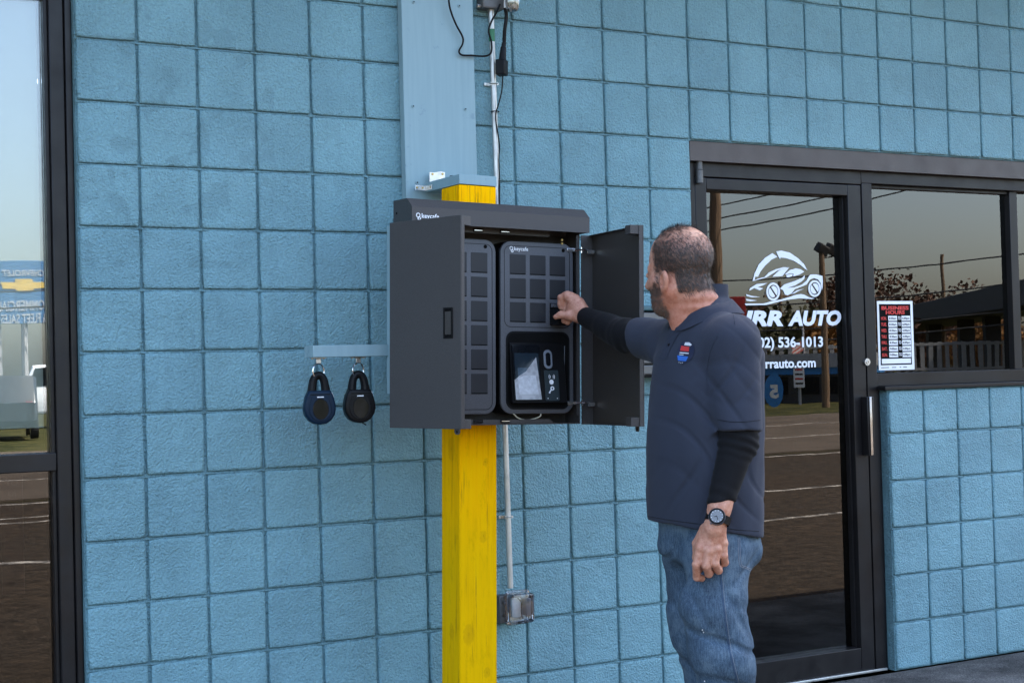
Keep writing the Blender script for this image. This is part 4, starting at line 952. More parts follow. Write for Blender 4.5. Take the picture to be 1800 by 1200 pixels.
# colour masks of the skin: hair roots, beard, redder neck
Q = head_local(hv.astype(F32)); x, y, z = Q[:,0], np.abs(Q[:,1]), Q[:,2]
def sst(a, b, t): t = np.clip((t-a)/(b-a),0,1); return t*t*(3-2*t)
jit = 0.006*vnoise(hv.astype(F32), 170, 2)
hairline = np.interp(x, [-0.06,-0.036,-0.028,0.016,0.03], [-0.072,-0.070,-0.016,0.002,-0.006])        # lower edge of the hair
front = 0.052-np.clip(0.085-z,0,0.1)*0.15
side = sst(-0.016,0.014, z+jit*1.3-hairline)*sst(-0.008,0.010, front+jit-x)
thin_top = sst(0.060,0.105, z+jit*1.5+np.clip(-x,0,.1)*0.35)
crown = np.exp(-(((x+0.055)/0.050)**2+((z-0.092)/0.045)**2+(Q[:,1]/0.06)**2))
dens = np.clip(side*(1-0.42*thin_top)-0.55*crown*side, 0, 1)
sideburn = sst(0.010,0.018,x+jit)*sst(0.048,0.038,x+jit)*sst(-0.082,-0.070,z)*sst(0.020,0.008,z)*(y>0.045)
earm = np.exp(-(((x+0.006)/0.022)**4+((z+0.038)/0.036)**4))*(y > 0.0755)
dens = np.maximum(dens, sideburn*0.5)*(1-earm)
beard = sst(-0.046,-0.068, z+jit-np.clip((0.085-x)/0.12,0,1)*0.018)*sst(0.012,0.034, x+jit+np.clip(-z-0.07,0,1)*0.05)*sst(-0.156,-0.134,z+jit)
lips = np.exp(-((x-0.102)/0.016)**2-((z+0.085)/0.011)**2-(y/0.026)**2)
cheek = sst(0.050,0.066,y+0.3*(z+0.03))*0
under = sst(0.020,-0.012, z+0.118+jit)*0
beard = np.clip(beard-1.2*lips,0,1)
must = np.exp(-((x-0.100)/0.014)**2-((z+0.066)/0.008)**2-(y/0.026)**2); beard = np.maximum(beard, np.clip(must*1.4,0,1))
stub = sst(-0.165,-0.13, z)*sst(-0.02,0.03,x)*sst(-0.03,-0.06,z)*0.35
red = np.clip(sst(-0.03,-0.12,z)*0.9+np.exp(-((y-0.085)/0.02)**2)*0.6,0,1)
nz = lambda a, n_: np.concatenate([a, np.zeros(n_)])
n_other = len(lv)+len(rv)

def skin_mat():
    n = N('skin'); co = n.coord('Position')
    def at(nm): a = n.add('ShaderNodeAttribute'); a.attribute_name = nm; return a.outputs['Fac']
    c = n.ramp(n.noise(co, 60, 6, 0.75), [(0.38,(0.38,0.160,0.100)),(0.5,(0.47,0.235,0.155)),(0.62,(0.56,0.30,0.21))])
    c = n.mix(n.math('MULTIPLY', at('red'), 0.55), c, (0.50,0.150,0.085))
    spk = n.ramp(n.noise(co, 420, 3, 0.7), [(0.36,0.72),(0.60,1.0)])
    c = n.mix(n.math('MULTIPLY', n.math('MULTIPLY', at('hair'), spk), 0.92), c, (0.040,0.029,0.024))
    c = n.mix(n.math('MULTIPLY', n.math('MULTIPLY', at('beard'), spk), 0.85), c, (0.085,0.055,0.040))
    n.set(c, 0.48, 0, 0.4)
    n.b.inputs['Subsurface Weight'].default_value = 0.06; n.b.inputs['Subsurface Radius'].default_value = (0.010,0.004,0.002); n.b.inputs['Subsurface Scale'].default_value = 0.5
    n.bump(n.math('ADD', n.noise(co, 330, 3, 0.6), n.noise(co, 90, 3)), 0.35, 0.002); n.done()
skin_mat()
core = []
body = mesh_of('body', [(hv,hq),(lv,lq),(rv,rq)], 'skin', man, {'hair':nz(dens,n_other),'beard':nz(np.maximum(beard,stub*0.6),n_other),'red':np.concatenate([red,np.full(n_other,0.25)])})
plain('eye_white',(0.55,0.53,0.50),0.15); plain('iris',(0.06,0.05,0.04),0.1)
for s in (1,-1):
    e = MB().sphere(head_world((0.0815,0.031*s,-0.013)),0.0128,18,12).build('eye','eye_white',man)
    d = (hf+hl*0.0).normalized(); MB().sphere(head_world((0.0815,0.031*s,-0.013))+d*0.0098,0.0052,12,8).build('iris','iris',e)

# hair and beard strands
hnrm = np.zeros_like(hv); tri = hv[hq]; fn = np.cross(tri[:,2]-tri[:,0], tri[:,3]-tri[:,1])
for k in range(4): np.add.at(hnrm, hq[:,k], fn)
hnrm /= np.linalg.norm(hnrm,axis=1)[:,None]+1e-9
used = np.zeros(len(hv),bool); used[np.unique(hq)] = True
def strands(name, mask, count, length, mat, flow, lift, width, seed):
    r = np.random.RandomState(seed); w_ = np.where(used, mask, 0); w_ = w_/w_.sum(); ids = r.choice(len(hv), count, p=w_)
    Vv, Ff = [], []
    for i in ids:
        p = Vector(hv[i])+Vector(r.uniform(-.0012,.0012,3)); n_ = Vector(hnrm[i]); q = Q[i]
        fl = flow(q, n_, r); fl = (fl-n_*fl.dot(n_)).normalized()+Vector(r.normal(size=3))*0.28
        d = (fl+n_*lift).normalized(); ln = length(q, r)
        sd = d.cross(n_)
        sd = (sd.normalized() if sd.length > 1e-4 else d.orthogonal())*width*0.5
        m1 = p+d*ln*0.5+n_*ln*0.04; m2 = p+(d*0.93-n_*0.16).normalized()*ln
        b = len(Vv); Vv += [p-sd,p+sd,m1+sd*.8,m1-sd*.8,m2]; Ff += [(b,b+1,b+2,b+3),(b+3,b+2,b+4)]
    me = bpy.data.meshes.new(name); me.from_pydata(Vv,[],Ff); o = link(name,me,mat,man,False); o['kind'] = 'stuff'; return o
plain('hair_brown',(0.040,0.029,0.023),0.5,0,0.5,300); plain('beard_brown',(0.085,0.058,0.042),0.55,0,0.6,400)
def hair_flow(q, n_, r):
    if q[2] > 0.085 and q[0] > -0.02: return hf*(-0.6)+hl*r.uniform(-.6,.6)+hu*0.5
    return -hu*0.75-hf*0.55
strands('hair', dens**1.2, 7000, lambda q, r: r.uniform(.008,.016)*(1.25 if q[2] > .08 else 1), 'hair_brown', hair_flow, 0.22, 0.0012, 1)
topm = sst(0.100,0.118,z)*sst(0.075,0.05,x)*sst(-0.06,-0.03,x)
strands('forelock', topm, 700, lambda q, r: r.uniform(.014,.030), 'hair_brown', lambda q,n_,r: -hf*0.7+hl*r.uniform(-.8,.8), 0.45, 0.0009, 2)
strands('beard', beard, 2400, lambda q, r: r.uniform(.004,.009), 'beard_brown', lambda q,n_,r: -hu*0.8+hf*0.3, 0.55, 0.0011, 3)

# shirt
def sect(zz, tab):
    zs = [t[0] for t in tab]; return [np.interp(zz, zs, [t[k] for t in tab]).astype(F32) for k in range(1, len(tab[0]))]
def cpx(px, z, D): 
    # torso axis: the point at depth D on pixel column px and height z
    py = 654-(z-CAM.z)*FPX/D
    for _ in range(3): py += (atd(px,py,D).z-z)*FPX/D
    return atd(px, py, D)
TB = []
for zz, px, a, b in ((0.70,1241,.142,.186),(0.84,1240,.145,.188),(0.95,1238,.148,.190),(1.07,1238,.149,.190),(1.18,1240,.143,.190),(1.28,1242,.135,.190),(1.36,1246,.128,.190),(1.43,1246,.105,.150),(1.49,1244,.075,.095),(1.53,1244,.055,.06)):
    c = cpx(px, zz, 4.61); TB.append((zz, c.x, c.y, a, b))
TW = R(4)                                            # small twist of the trunk towards the cabinet
def f_trunk(P, grow=0.0):
    cx_, cy_, a, b = sect(P[:,2], TB); dx, dy = P[:,0]-cx_, P[:,1]-cy_
    u, v = dx*math.cos(TW)+dy*math.sin(TW), -dx*math.sin(TW)+dy*math.cos(TW)
    a = a+grow; b = b+grow; e = 2.35
    k = (np.abs(u/a)**e+np.abs(v/b)**e)**(1/e)
    return (k-1)*np.minimum(a,b)*0.92
HEM_D = math.tan(R(2.5))
def hem_z(P): return 0.845-0.026*np.clip((P[:,0]-TB[1][1])/0.16,-1,1)-0.010*np.clip((P[:,1]-TB[1][2])/-0.2,-1,1)+0.004*vnoise(P,22,3)
SLe = EL.lerp(SL,0.09)                               # where the near sleeve ends
def f_shirt(P, grow=0.0):
    d = f_trunk(P, grow)
    d = smin(d, capsule(P, NB+Vector((0.015,0,-0.045)), SL+Vector((-.005,0.03,-0.005)), 0.070+grow, 0.066+grow), 0.045)
    d = smin(d, capsule(P, NB+Vector((0.010,0,-0.050)), SR+Vector((0,-0.02,0.000)), 0.062+grow, 0.064+grow), 0.045)
    sl = capsule(P, SL, SLe, 0.073+grow, 0.0715+grow)
    sl = smin(sl, capsule(P, SL+Vector((.01,.02,.01)), SL, 0.072+grow, 0.072+grow), 0.03)
    ax = (EL-SL).normalized(); sl = smax(sl, (P-V3(SLe))@V3(ax)-0.001+0.0015*np.sin(P[:,1]*45), 0.003)
    d = smin(d, sl, 0.022)
    mid = SR.lerp(ER,0.62); sr = capsule(P, SR, mid, 0.072+grow, 0.066+grow); ax2 = ((mid-SR).normalized()*0.86+Vector((-.10,0,-.30))).normalized()
    sr = smax(sr, (P-V3(mid))@V3(ax2)-0.004, 0.004)
    return smin(d, sr, 0.028)
def folds(P):
    # soft drapes: diagonal pulls from the raised arm to the near hip, creases over the belly and at the small of the back
    lat = P@V3(_r); zz = P[:,2]; l0 = float(Vector((TB[3][1],TB[3][2],0)).dot(_r)); u = lat-l0
    w1 = np.exp(-((zz-1.16)/0.13)**2)*np.exp(-((u+0.03)/0.12)**2); f1 = np.sin((zz*0.70+u*0.66)*74+2.0*np.sin(u*17)+1.2*vnoise(P,14,21))
    w2 = np.exp(-((zz-0.97)/0.09)**2)*np.exp(-((u-0.10)/0.08)**2); f2 = np.sin((zz*0.55+u*0.85)*80+1.7*np.sin(zz*21)+1.2*vnoise(P,15,22))
    w3 = np.exp(-((zz-0.99)/0.10)**2)*np.exp(-((u+0.08)/0.09)**2); f3 = np.sin((u*0.9-zz*0.25)*70+1.5*np.sin(zz*16))
    w4 = np.exp(-((zz-1.30)/0.07)**2)*np.exp(-((u-0.02)/0.07)**2); f4 = np.sin((zz*0.5-u*0.9)*80+np.sin(zz*25))
    sl = np.exp(-(capsule(P,SL,SLe,0,0)/0.085)**2); f5 = np.sin((zz*0.8+u*0.5)*90+2*np.sin(u*30+zz*12))
    cr = lambda f: np.exp(-((1-f)/0.20)**2)-0.30*np.exp(-((1+f)/0.9)**2)
    am = 0.55+0.75*vnoise(P,9,31)
    return 0.0100*w1*cr(f1)*am+0.0095*w2*cr(f2)*am+0.0060*w3*cr(f3)*am+0.0055*w4*cr(f4)+0.0040*sl*cr(f5)*am+0.0034*vnoise(P,17,8)+0.0016*vnoise(P,48,6)
def f_shirt_full(P):
    d = f_shirt(P)+folds(P)
    d = smax(d, hem_z(P)-P[:,2], 0.003)
    neck = capsule(P, NB+Vector((0.010,0,-0.060)), head_world((-0.02,0,-0.06)), 0.0760, 0.0740); d = smax(d, -neck, 0.006)
    # hollow below the hem and inside the sleeve mouth
    core_ = f_trunk(P, -0.012); d = np.where(P[:,2] < 0.93, np.maximum(d, -np.maximum(core_, P[:,2]-0.92)), d)
    return d
lo = (0.95,-1.60,0.79); hi = (1.66,-0.86,1.57)
sv, sq = surface_net(f_shirt_full, lo, hi, 0.0043); sv = relax(sv, sq, 1, 0.35)
def cloth(name, col, var=0.10, weave=900, fuzz=0.25):
    n = N(name); co = n.coord('Position')
    c = n.ramp(n.noise(co, 5, 4, 0.6), [(0.3,tuple(v*(1-var) for v in col)),(0.7,tuple(v*(1+var) for v in col))])
    w_ = n.noise(co, weave, 2, 0.6); c = n.mix(0.35, c, n.ramp(w_, [(0.3,tuple(v*0.75 for v in col)),(0.7,tuple(v*1.25 for v in col))]))
    n.set(c, 0.85, 0, 0.2); n.b.inputs['Sheen Weight'].default_value = fuzz; n.b.inputs['Sheen Roughness'].default_value = 0.4
    n.bump(n.math('ADD', w_, n.math('MULTIPLY', n.noise(co, 120, 3), 0.6)), 0.22, 0.002); return n.done()
cloth('navy_pique',(0.029,0.034,0.050),0.08,800,0.06); cloth('black_jersey',(0.0045,0.0045,0.0055),0.15,700,0.03); cloth('navy_rib',(0.026,0.031,0.047),0.08,800,0.06)
shirt = mesh_of('polo_shirt', [(sv,sq)], 'navy_pique', man)
def bvh(v, q): return BVHTree.FromPolygons([Vector(p) for p in v], q.tolist())
SB = bvh(sv, sq)
def on(tree, px, py, off=0.0015):
    h = tree.ray_cast(CAM, sight(px,py).normalized(), 9)
    return (h[0]+h[1]*off if h[1].dot(sight(px,py)) < 0 else h[0]-h[1]*off) if h[0] is not None else None
def patch(name, outline, mat, parent, tree, off=0.0015, n=5):
    # a small piece of cloth lying on the garment: outline fan, refined towards its centre
    cx_ = sum(p[0] for p in outline)/len(outline); cy_ = sum(p[1] for p in outline)/len(outline); V, F_ = [], []
    rings = []
    for k in range(n+1):
        t = 1-k/n*0.999; rg = []
        for (a, b_) in outline:
            p = on(tree, cx_+(a-cx_)*t, cy_+(b_-cy_)*t, off)
            if p is None: return None
            rg.append(len(V)); V.append(p)
        rings.append(rg)
    m_ = len(outline)
    for a, b_ in zip(rings, rings[1:]):
        for i in range(m_): F_.append((a[i],a[(i+1)%m_],b_[(i+1)%m_],b_[i]))
    me = bpy.data.meshes.new(name); me.from_pydata(V,[],F_); return link(name, me, mat, parent, True, 60)
def line_on(name, pts, rad, mat, parent, tree, off=0.0006, n=6):
    P = []
    sp = spline([(a,b_,0) for a,b_ in pts], n)
    for s_ in sp:
        p = on(tree, s_[0], s_[1], off)
        if p is not None: P.append(p)
    return MB().tube(P, rad, 5).build(name, mat, parent)

# collar, placket, chest badge, stitched lines
def collar():
    up = ((head_world((-0.03,0,-0.05))-NB).normalized()*0.55+Vector((0.05,0,0.75))).normalized(); bk = Vector((0.93,-0.30,0)); bk = (bk-up*bk.dot(up)).normalized(); lf = up.cross(bk).normalized()
    C0 = NB+Vector((0.004,0.0,0.002)); bm = bmesh.new(); rows = []; raw = []
    N_ = 44
    for i in range(N_+1):
        th = R(-168+336*i/N_); c, s = math.cos(th), math.sin(th)
        e = bk*c+lf*s
        hgt = 0.018+0.002*c; r0 = 0.0800+0.005*c
        fold = C0+e*r0+up*hgt
        wob = 0.003*math.sin(5*th)
        drop = 0.046+0.016*(1-c)*0.5
        pr = [C0+e*(r0+.002)-up*0.030, fold-e*0.0015, fold+e*0.003+up*0.002, fold+e*0.008-up*0.003, fold+e*(0.024+wob)-up*drop*0.55, fold+e*(0.036+wob)-up*drop, fold+e*(0.035+wob)-up*(drop+.002), fold+e*(0.020+wob)-up*drop*0.58, fold+e*0.004-up*0.006]
        for k in range(3, 9):                       # the leaf lies on the shoulders, never under the shirt
            for _ in range(9):
                if float(f_shirt(np.array([pr[k]],dtype=F32))[0]) > (0.0045 if k < 7 else 0.0020): break
                pr[k] = pr[k]+e*0.0012+up*0.0030
        raw.append(pr)
    A_ = np.array([[list(p) for p in pr] for pr in raw])
    for _ in range(5): A_[1:-1] = 0.5*A_[1:-1]+0.25*(A_[:-2]+A_[2:])
    for pr in A_: rows.append([bm.verts.new(p) for p in pr])
    for a, b_ in zip(rows, rows[1:]):
        for k in range(len(a)-1): bm.faces.new((a[k],b_[k],b_[k+1],a[k+1]))
    bmesh.ops.recalc_face_normals(bm, faces=bm.faces[:])
    me = bpy.data.meshes.new('collar'); bm.to_mesh(me); bm.free(); link('collar', me, 'navy_rib', shirt, True, 60)
collar()
plain('badge_navy',(0.006,0.010,0.035),0.6); plain('badge_red',(0.52,0.03,0.03),0.6); plain('badge_blue',(0.02,0.12,0.45),0.6); plain('badge_white',(0.62,0.63,0.66),0.6)
bd = patch('chest_badge',[(1207,599),(1214,600),(1220,607),(1222,614),(1219,626),(1213,634),(1206,637),(1201,640),(1194,636),(1190,629),(1192,620),(1196,608),(1200,602)],'badge_navy',shirt,SB,0.0022)
if bd:
    patch('badge_red_field',[(1199,608),(1213,610),(1212,618),(1197,617)],'badge_red',bd,SB,0.0032,3)
    patch('badge_blue_field',[(1192,625),(1211,627),(1207,635),(1193,634)],'badge_blue',bd,SB,0.0032,3)
    patch('badge_white_mark',[(1206,602),(1213,602),(1218,606),(1215,608),(1204,607)],'badge_white',bd,SB,0.0032,3)
    patch('badge_lettering',[(1196,619.5),(1212,620.5),(1212,622.3),(1196,621.3)],'badge_white',bd,SB,0.0034,2)
    patch('badge_lettering',[(1195,623),(1203,623.5),(1203,624.7),(1195,624.2)],'badge_white',bd,SB,0.0034,2)
    for a,b_ in ((1195,637),(1198,638),(1201,637.5)): patch('badge_star',[(a-.8,b_),(a,b_-.8),(a+.8,b_),(a,b_+.8)],'badge_white',bd,SB,0.0034,2)
patch('placket',[(1190,572),(1203,574),(1190,592),(1179,613),(1172,632),(1160,630),(1170,608),(1180,588)],'navy_rib',shirt,SB,0.0022,4)
for a,b_ in ((1177,606),): 
    p = on(SB,a,b_,0.003)
    if p is not None: MB().sphere(p,0.0042,12,8,(1,1,1)).build('button','black_plastic',shirt)
line_on('shoulder_seam',[(1285,540),(1290,556),(1292,570)],0.0010,'navy_rib',shirt,SB)
line_on('armhole_seam',[(1262,590),(1250,615),(1243,650),(1243,690)],0.0011,'navy_rib',shirt,SB)
line_on('hem_stitch',[(1140,907),(1180,914),(1240,922),(1290,930),(1334,933)],0.0008,'black_jersey',shirt,SB)
line_on('hem_stitch',[(1261,737),(1285,741),(1310,741),(1336,738)],0.0008,'black_jersey',shirt,SB)

# black undersleeves
def f_sl(P):
    d = capsule(P, SL.lerp(EL,0.35), EL, 0.0545, 0.0515); d = smin(d, capsule(P, EL, WL_+(EL-WL_).normalized()*0.012, 0.0525, 0.0385), 0.02)
    d = smin(d, capsule(P, EL+Vector((.010,0,.01)), EL+Vector((.010,0,-.01)), 0.046,0.046), 0.02)
    ax = (WL_-EL).normalized(); cut = ax*0.93+_r*0.36
    d = smax(d, (P-V3(WL_))@V3(cut.normalized())+0.012, 0.003)
    t = (P-V3(EL))@V3(ax)
    return d+0.0022*np.sin(t*230+2.4*vnoise(P,30,2))*np.exp(-((t-0.005)/0.05)**2)+0.0016*np.sin(t*190+3*vnoise(P,26,4))*np.exp(-((t-0.19)/0.045)**2)+0.0016*vnoise(P,34,3)
def bounds(pts, m_): return np.array([min(p[i] for p in pts) for i in range(3)])-m_, np.array([max(p[i] for p in pts) for i in range(3)])+m_
a_, b_ = bounds([SL.lerp(EL,.35),EL,WL_],0.08); v1, q1 = surface_net(f_sl, a_, b_, 0.0036); v1 = relax(v1,q1,1,0.4); mesh_of('undersleeve',[(v1,q1)],'black_jersey',man)
def f_sr(P):
    d = capsule(P, SR.lerp(ER,0.3), ER, 0.057, 0.0500); d = smin(d, capsule(P, ER, WR+(ER-WR).normalized()*0.02, 0.0500, 0.0335), 0.02)
    d = smin(d, capsule(P, ER+Vector((0,0,-.012)), ER.lerp(WR,.45)+Vector((0,0,-.006)), 0.044,0.038), 0.02)
    ax = (WR-ER).normalized(); d = smax(d, (P-V3(WR))@V3((ax*0.95-Vector((0,0,.2))).normalized())+0.006, 0.003)
    t = (P-V3(ER))@V3(ax)
    return d+0.0012*np.sin(t*120+3.4*vnoise(P,30,2))*np.exp(-((t-0.0)/0.06)**2)+0.0020*vnoise(P,34,3)
a_, b_ = bounds([SR.lerp(ER,.3),ER,WR],0.08); v2, q2 = surface_net(f_sr, a_, b_, 0.0036); v2 = relax(v2,q2,1,0.4); mesh_of('undersleeve',[(v2,q2)],'black_jersey',man)

# watch on the near wrist
wc = L_(1259,914,-.030); wax = (WL_-EL).normalized(); wn = (-_f*0.93+_r*(-0.25)+Vector((0,0,0.08))); wn = (wn-wax*wn.dot(wax)).normalized(); wt = wax.cross(wn).normalized()
Wc = L_(1262,912,0.0)
wm = Matrix(((wt.x,wax.x,wn.x,Wc.x),(wt.y,wax.y,wn.y,Wc.y),(wt.z,wax.z,wn.z,Wc.z),(0,0,0,1)))
plain('watch_dial',(0.16,0.165,0.17),0.3,0,0.2,200); plain('watch_steel',(0.10,0.10,0.11),0.3,0.7)
m = MB(); P_ = []
for k in range(33):
    a = 2*math.pi*k/32; P_.append((0.0335*math.cos(a), 0, 0.0325*math.sin(a)))
bm = m.bm; rr = []
for (px_,_,pz_) in P_[:-1]:
    k = 1.0
    rr.append([bm.verts.new((px_*k,yy,pz_*k)) for yy in (-.0115,.0115)]+[bm.verts.new((px_*1.09,yy,pz_*1.09)) for yy in (.0115,-.0115)])
for i in range(32):
    a, b_ = rr[i], rr[(i+1)%32]
    for k in range(4): bm.faces.new((a[k],b_[k],b_[(k+1)%4],a[(k+1)%4]))
m.xform(wm); wa = m.build('watch','black_plastic',man); wa['label'] = 'black sports watch with grey dial'
m = MB(); m.cyl((0,0,0.030),(0,0,0.0425),0.0245,32,0.0235); m.xform(wm); cs = m.build('watch_case','watch_steel',wa)
m = MB(); m.torus((0,0,0.0430),0.0205,0.0026,'z',32,8); m.xform(wm); m.build('bezel','black_plastic',wa)
m = MB(); m.cyl((0,0,0.0426),(0,0,0.0434),0.0185,32); m.xform(wm); m.build('dial','watch_dial',wa)
m = MB(); m.box((-.0008,-.001,.0435),(.0008,.011,.0440)); m.box((-.001,-.0008,.0435),(.008,.0008,.0440)); m.xform(wm @ Matrix.Rotation(R(30),4,'Z')); m.build('hands','matte_black',wa,False)
for a in range(12): m = MB(); m.box((-.0006,.0145,.0435),(.0006,.0170,.0439)); m.xform(wm @ Matrix.Rotation(R(30*a),4,'Z')); m.build('hour_mark','white_print',wa,False)
for a in (25,155): m = MB(); m.cyl((.0235,0,.036),(.0285,0,.036),0.0026,8); m.xform(wm @ Matrix.Rotation(R(a-90),4,'Z')); m.build('pusher','watch_steel',wa)

# jeans
def J_(px, py, D): return atd(px, py, D)
NL = [J_(1266,965,4.52), J_(1253,1065,4.50), J_(1270,1150,4.50), J_(1284,1250,4.52), J_(1290,1415,4.55)]
FLg = [J_(1216,955,4.70), J_(1226,1065,4.72), J_(1234,1120,4.72), J_(1258,1210,4.74), J_(1268,1400,4.76)]
def f_jeans(P):
    d = f_trunk(P, -0.036); d = smax(d, P[:,2]-0.95, 0.01); d = smax(d, 0.74-P[:,2], 0.05)
    legs = None
    for pts, rr_ in ((NL,(0.094,0.087,0.085,0.084,0.082)),(FLg,(0.088,0.084,0.081,0.079,0.080))):
        lg = chain(P, pts, rr_, None, 0.05); legs = lg if legs is None else smin(legs, lg, 0.016)
    d = smin(d, legs, 0.035)
    d = smin(d, ellipsoid(P, J_(1286,958,4.62), (0.062,0.12,0.075)), 0.04)          # seat
    zz = P[:,2]; lat = P@V3(_r); 
    cr = lambda f: np.exp(-((1-f)/0.24)**2)-0.35*np.exp(-((1+f)/0.8)**2)
    l0 = float(Vector((TB[1][1],TB[1][2],0)).dot(_r)); u = lat-l0
    d = d+0.0085*cr(np.sin((zz*0.85+lat*0.55)*58+2.6*vnoise(P,12,1)))*np.exp(-((zz-0.50)/0.15)**2)
    d = d+0.0045*cr(np.sin((zz*0.75-lat*0.75)*66+2.2*vnoise(P,14,7)))*np.exp(-((zz-0.75)/0.06)**2)
    d = d+0.0070*cr(np.sin((zz*0.30+lat*0.95)*60+2.4*vnoise(P,10,17)))*np.exp(-((zz-0.63)/0.12)**2)*0.7
    d = d+0.0030*vnoise(P,19,12)+0.0016*vnoise(P,52,13)+0.006*np.sin(zz*80+2*vnoise(P,14,3))*np.exp(-((zz-0.12)/0.08)**2)
    return smax(d, 0.045-zz, 0.004)
lo_, hi_ = (0.98,-1.62,0.02), (1.72,-0.86,0.96)
jv, jq = surface_net(f_jeans, lo_, hi_, 0.0052); jv = relax(jv, jq, 1, 0.4)
def denim():
    n = N('denim'); co = n.coord('Position')
    fade = n.noise(co, 9, 6, 0.7); streak = n.noise(n.coord('Position',(60,60,9)), 4, 4, 0.7); weave = n.noise(n.coord('Position',(380,380,700)), 1.5, 2, 0.7)
    c = n.ramp(fade, [(0.40,(0.014,0.034,0.062)),(0.5,(0.034,0.072,0.118)),(0.60,(0.110,0.165,0.215))])
    c = n.mix(0.40, c, n.ramp(streak, [(0.42,(0.010,0.026,0.052)),(0.58,(0.120,0.180,0.235))]))
    c = n.mix(0.30, c, n.ramp(weave, [(0.42,(0.008,0.020,0.044)),(0.58,(0.17,0.22,0.27))]))
    n.set(c, 0.85, 0, 0.2); n.bump(n.math('ADD', weave, streak), 0.25, 0.002); n.done()
denim(); plain('denim_seam',(0.030,0.058,0.110),0.8); plain('thread_tan',(0.20,0.22,0.26),0.7)
jeans = mesh_of('jeans', [(jv,jq)], 'denim', man); JB = bvh(jv, jq)
line_on('side_seam',[(1262,960),(1266,1000),(1270,1050),(1276,1100),(1284,1150),(1296,1199)],0.0017,'denim_seam',jeans,JB,0.0003)
line_on('side_stitch',[(1265,960),(1269,1000),(1273,1050),(1279,1100),(1287,1150),(1299,1199)],0.0006,'thread_tan',jeans,JB,0.0008)
for dx in (0,3): line_on('pocket_stitch',[(1297+dx,944),(1298+dx,968),(1300+dx,992-dx*.5),(1310,998-dx),(1321,1003-dx)],0.0007,'thread_tan',jeans,JB,0.0008)
pk_ = patch('back_pocket',[(1297,946),(1330,948),(1330,985),(1321,1004),(1300,995)],'denim',jeans,JB,0.0030,5)
for a,b_ in ((1235,1106),(1237,1110),(1239,1196)): patch('paint_fleck',[(a-1.2,b_),(a,b_-1.5),(a+1.2,b_),(a,b_+1.8)],'white_print',jeans,JB,0.0012,2)
# shoes
plain('shoe_leather',(0.030,0.024,0.020),0.5)
for nm, ft in (('near',NL[-1]),('far',FLg[-1])):
    def f_shoe(P, ft=ft):
        d = capsule(P, (ft.x+.055,ft.y,0.045), (ft.x-.14,ft.y-.005,0.040), 0.042, 0.038); d = smin(d, capsule(P, (ft.x+.03,ft.y,0.05), (ft.x+.02,ft.y,0.12), 0.046, 0.045), 0.03)
        return smax(d, 0.001-P[:,2], 0.004)
    v3, q3 = surface_net(f_shoe, (ft.x-.20,ft.y-.07,-0.01), (ft.x+.13,ft.y+.07,0.20), 0.005); mesh_of('shoe',[(v3,q3)],'shoe_leather',man)

# ------------------------------------------------------------------ the street across the lot (seen in the glass)
MX, MY = -1.455, 5.146
def across(az, r, z=0.0): return Vector((MX+r*math.sin(R(az)), MY-r*math.cos(R(az)), z))
G = -0.14
def pole_wood():
    n = N('pole_wood'); co = n.coord('Object',(14,14,0.8)); c = n.ramp(n.noise(co, 2, 5, 0.65), [(0.3,(0.10,0.060,0.032)),(0.7,(0.22,0.140,0.080))]); n.set(c, 0.85); n.bump(n.noise(co,4,4),0.4,0.02); n.done()
pole_wood()
plain('far_dark', (0.035,0.032,0.030), 0.7); plain('far_red', (0.45,0.03,0.025), 0.5); plain('far_blue', (0.03,0.17,0.42), 0.5)
plain('far_white', (0.66,0.66,0.65), 0.5); plain('fence_white', (0.26,0.26,0.26), 0.6); plain('far_grey', (0.30,0.30,0.31), 0.7); plain('bark', (0.085,0.065,0.050), 0.9)
plain('sign_white',(0.45,0.48,0.52),0.6); plain('gold', (0.62,0.44,0.12), 0.5); plain('sign_blue', (0.07,0.18,0.34), 0.6); plain('tyre', (0.015,0.015,0.016), 0.8)
plain('car_white', (0.74,0.75,0.76), 0.25, 0, 0.03); plain('car_dark', (0.020,0.024,0.032), 0.22, 0, 0.05); plain('car_blue', (0.02,0.09,0.30), 0.25); plain('lens_red', (0.4,0.01,0.01), 0.3)
def foliage(name, a, b):
    n = N(name); c = n.ramp(n.noise(n.coord('Object'), 2.5, 4, 0.7), [(0.3,a),(0.7,b)]); n.set(c, 0.85); n.done()
foliage('leaf_brown',(0.060,0.030,0.018),(0.130,0.060,0.030)); foliage('leaf_olive',(0.040,0.042,0.014),(0.085,0.075,0.028)); foliage('leaf_orange',(0.18,0.075,0.015),(0.28,0.13,0.03))

def utility_pole(az, r, h, rad, label, arm=True):
    p = across(az, r, G); t = thing('utility_pole', label, 'utility pole', p, 'utility poles along the road')
    MB().tube([p, p+Vector((0,0,h*.5)), p+Vector((0,0,h))],[rad,rad*.88,rad*.72],12).build('pole','pole_wood',t)
    if arm:
        MB().box((p.x-1.1,p.y-.06,p.z+h-.9),(p.x+1.1,p.y+.06,p.z+h-.76),0.01).build('crossarm','pole_wood',t)
        for dx in (-1.0,-.4,.4,1.0): MB().cyl((p.x+dx,p.y,p.z+h-.76),(p.x+dx,p.y,p.z+h-.58),0.05,8).build('insulator','far_grey',t)
    return p
utility_pole(37.35, 42, 10.5, 0.175, 'thick brown utility pole mirrored at the door glass left edge')
utility_pole(45.35, 92, 7.6, 0.13, 'distant utility pole mirrored in the side window above the canopy', False)
utility_pole(39.6, 88, 6.2, 0.13, 'thin distant utility pole mirrored behind the car logo')
p = across(41.15, 53, G)
fl = thing('floodlight_pole', 'wooden pole with two floodlights mirrored at the door glass right edge', 'light pole', p)
MB().tube([p,p+Vector((0,0,5.2))],[0.13,0.10],10).build('pole','pole_wood',fl)
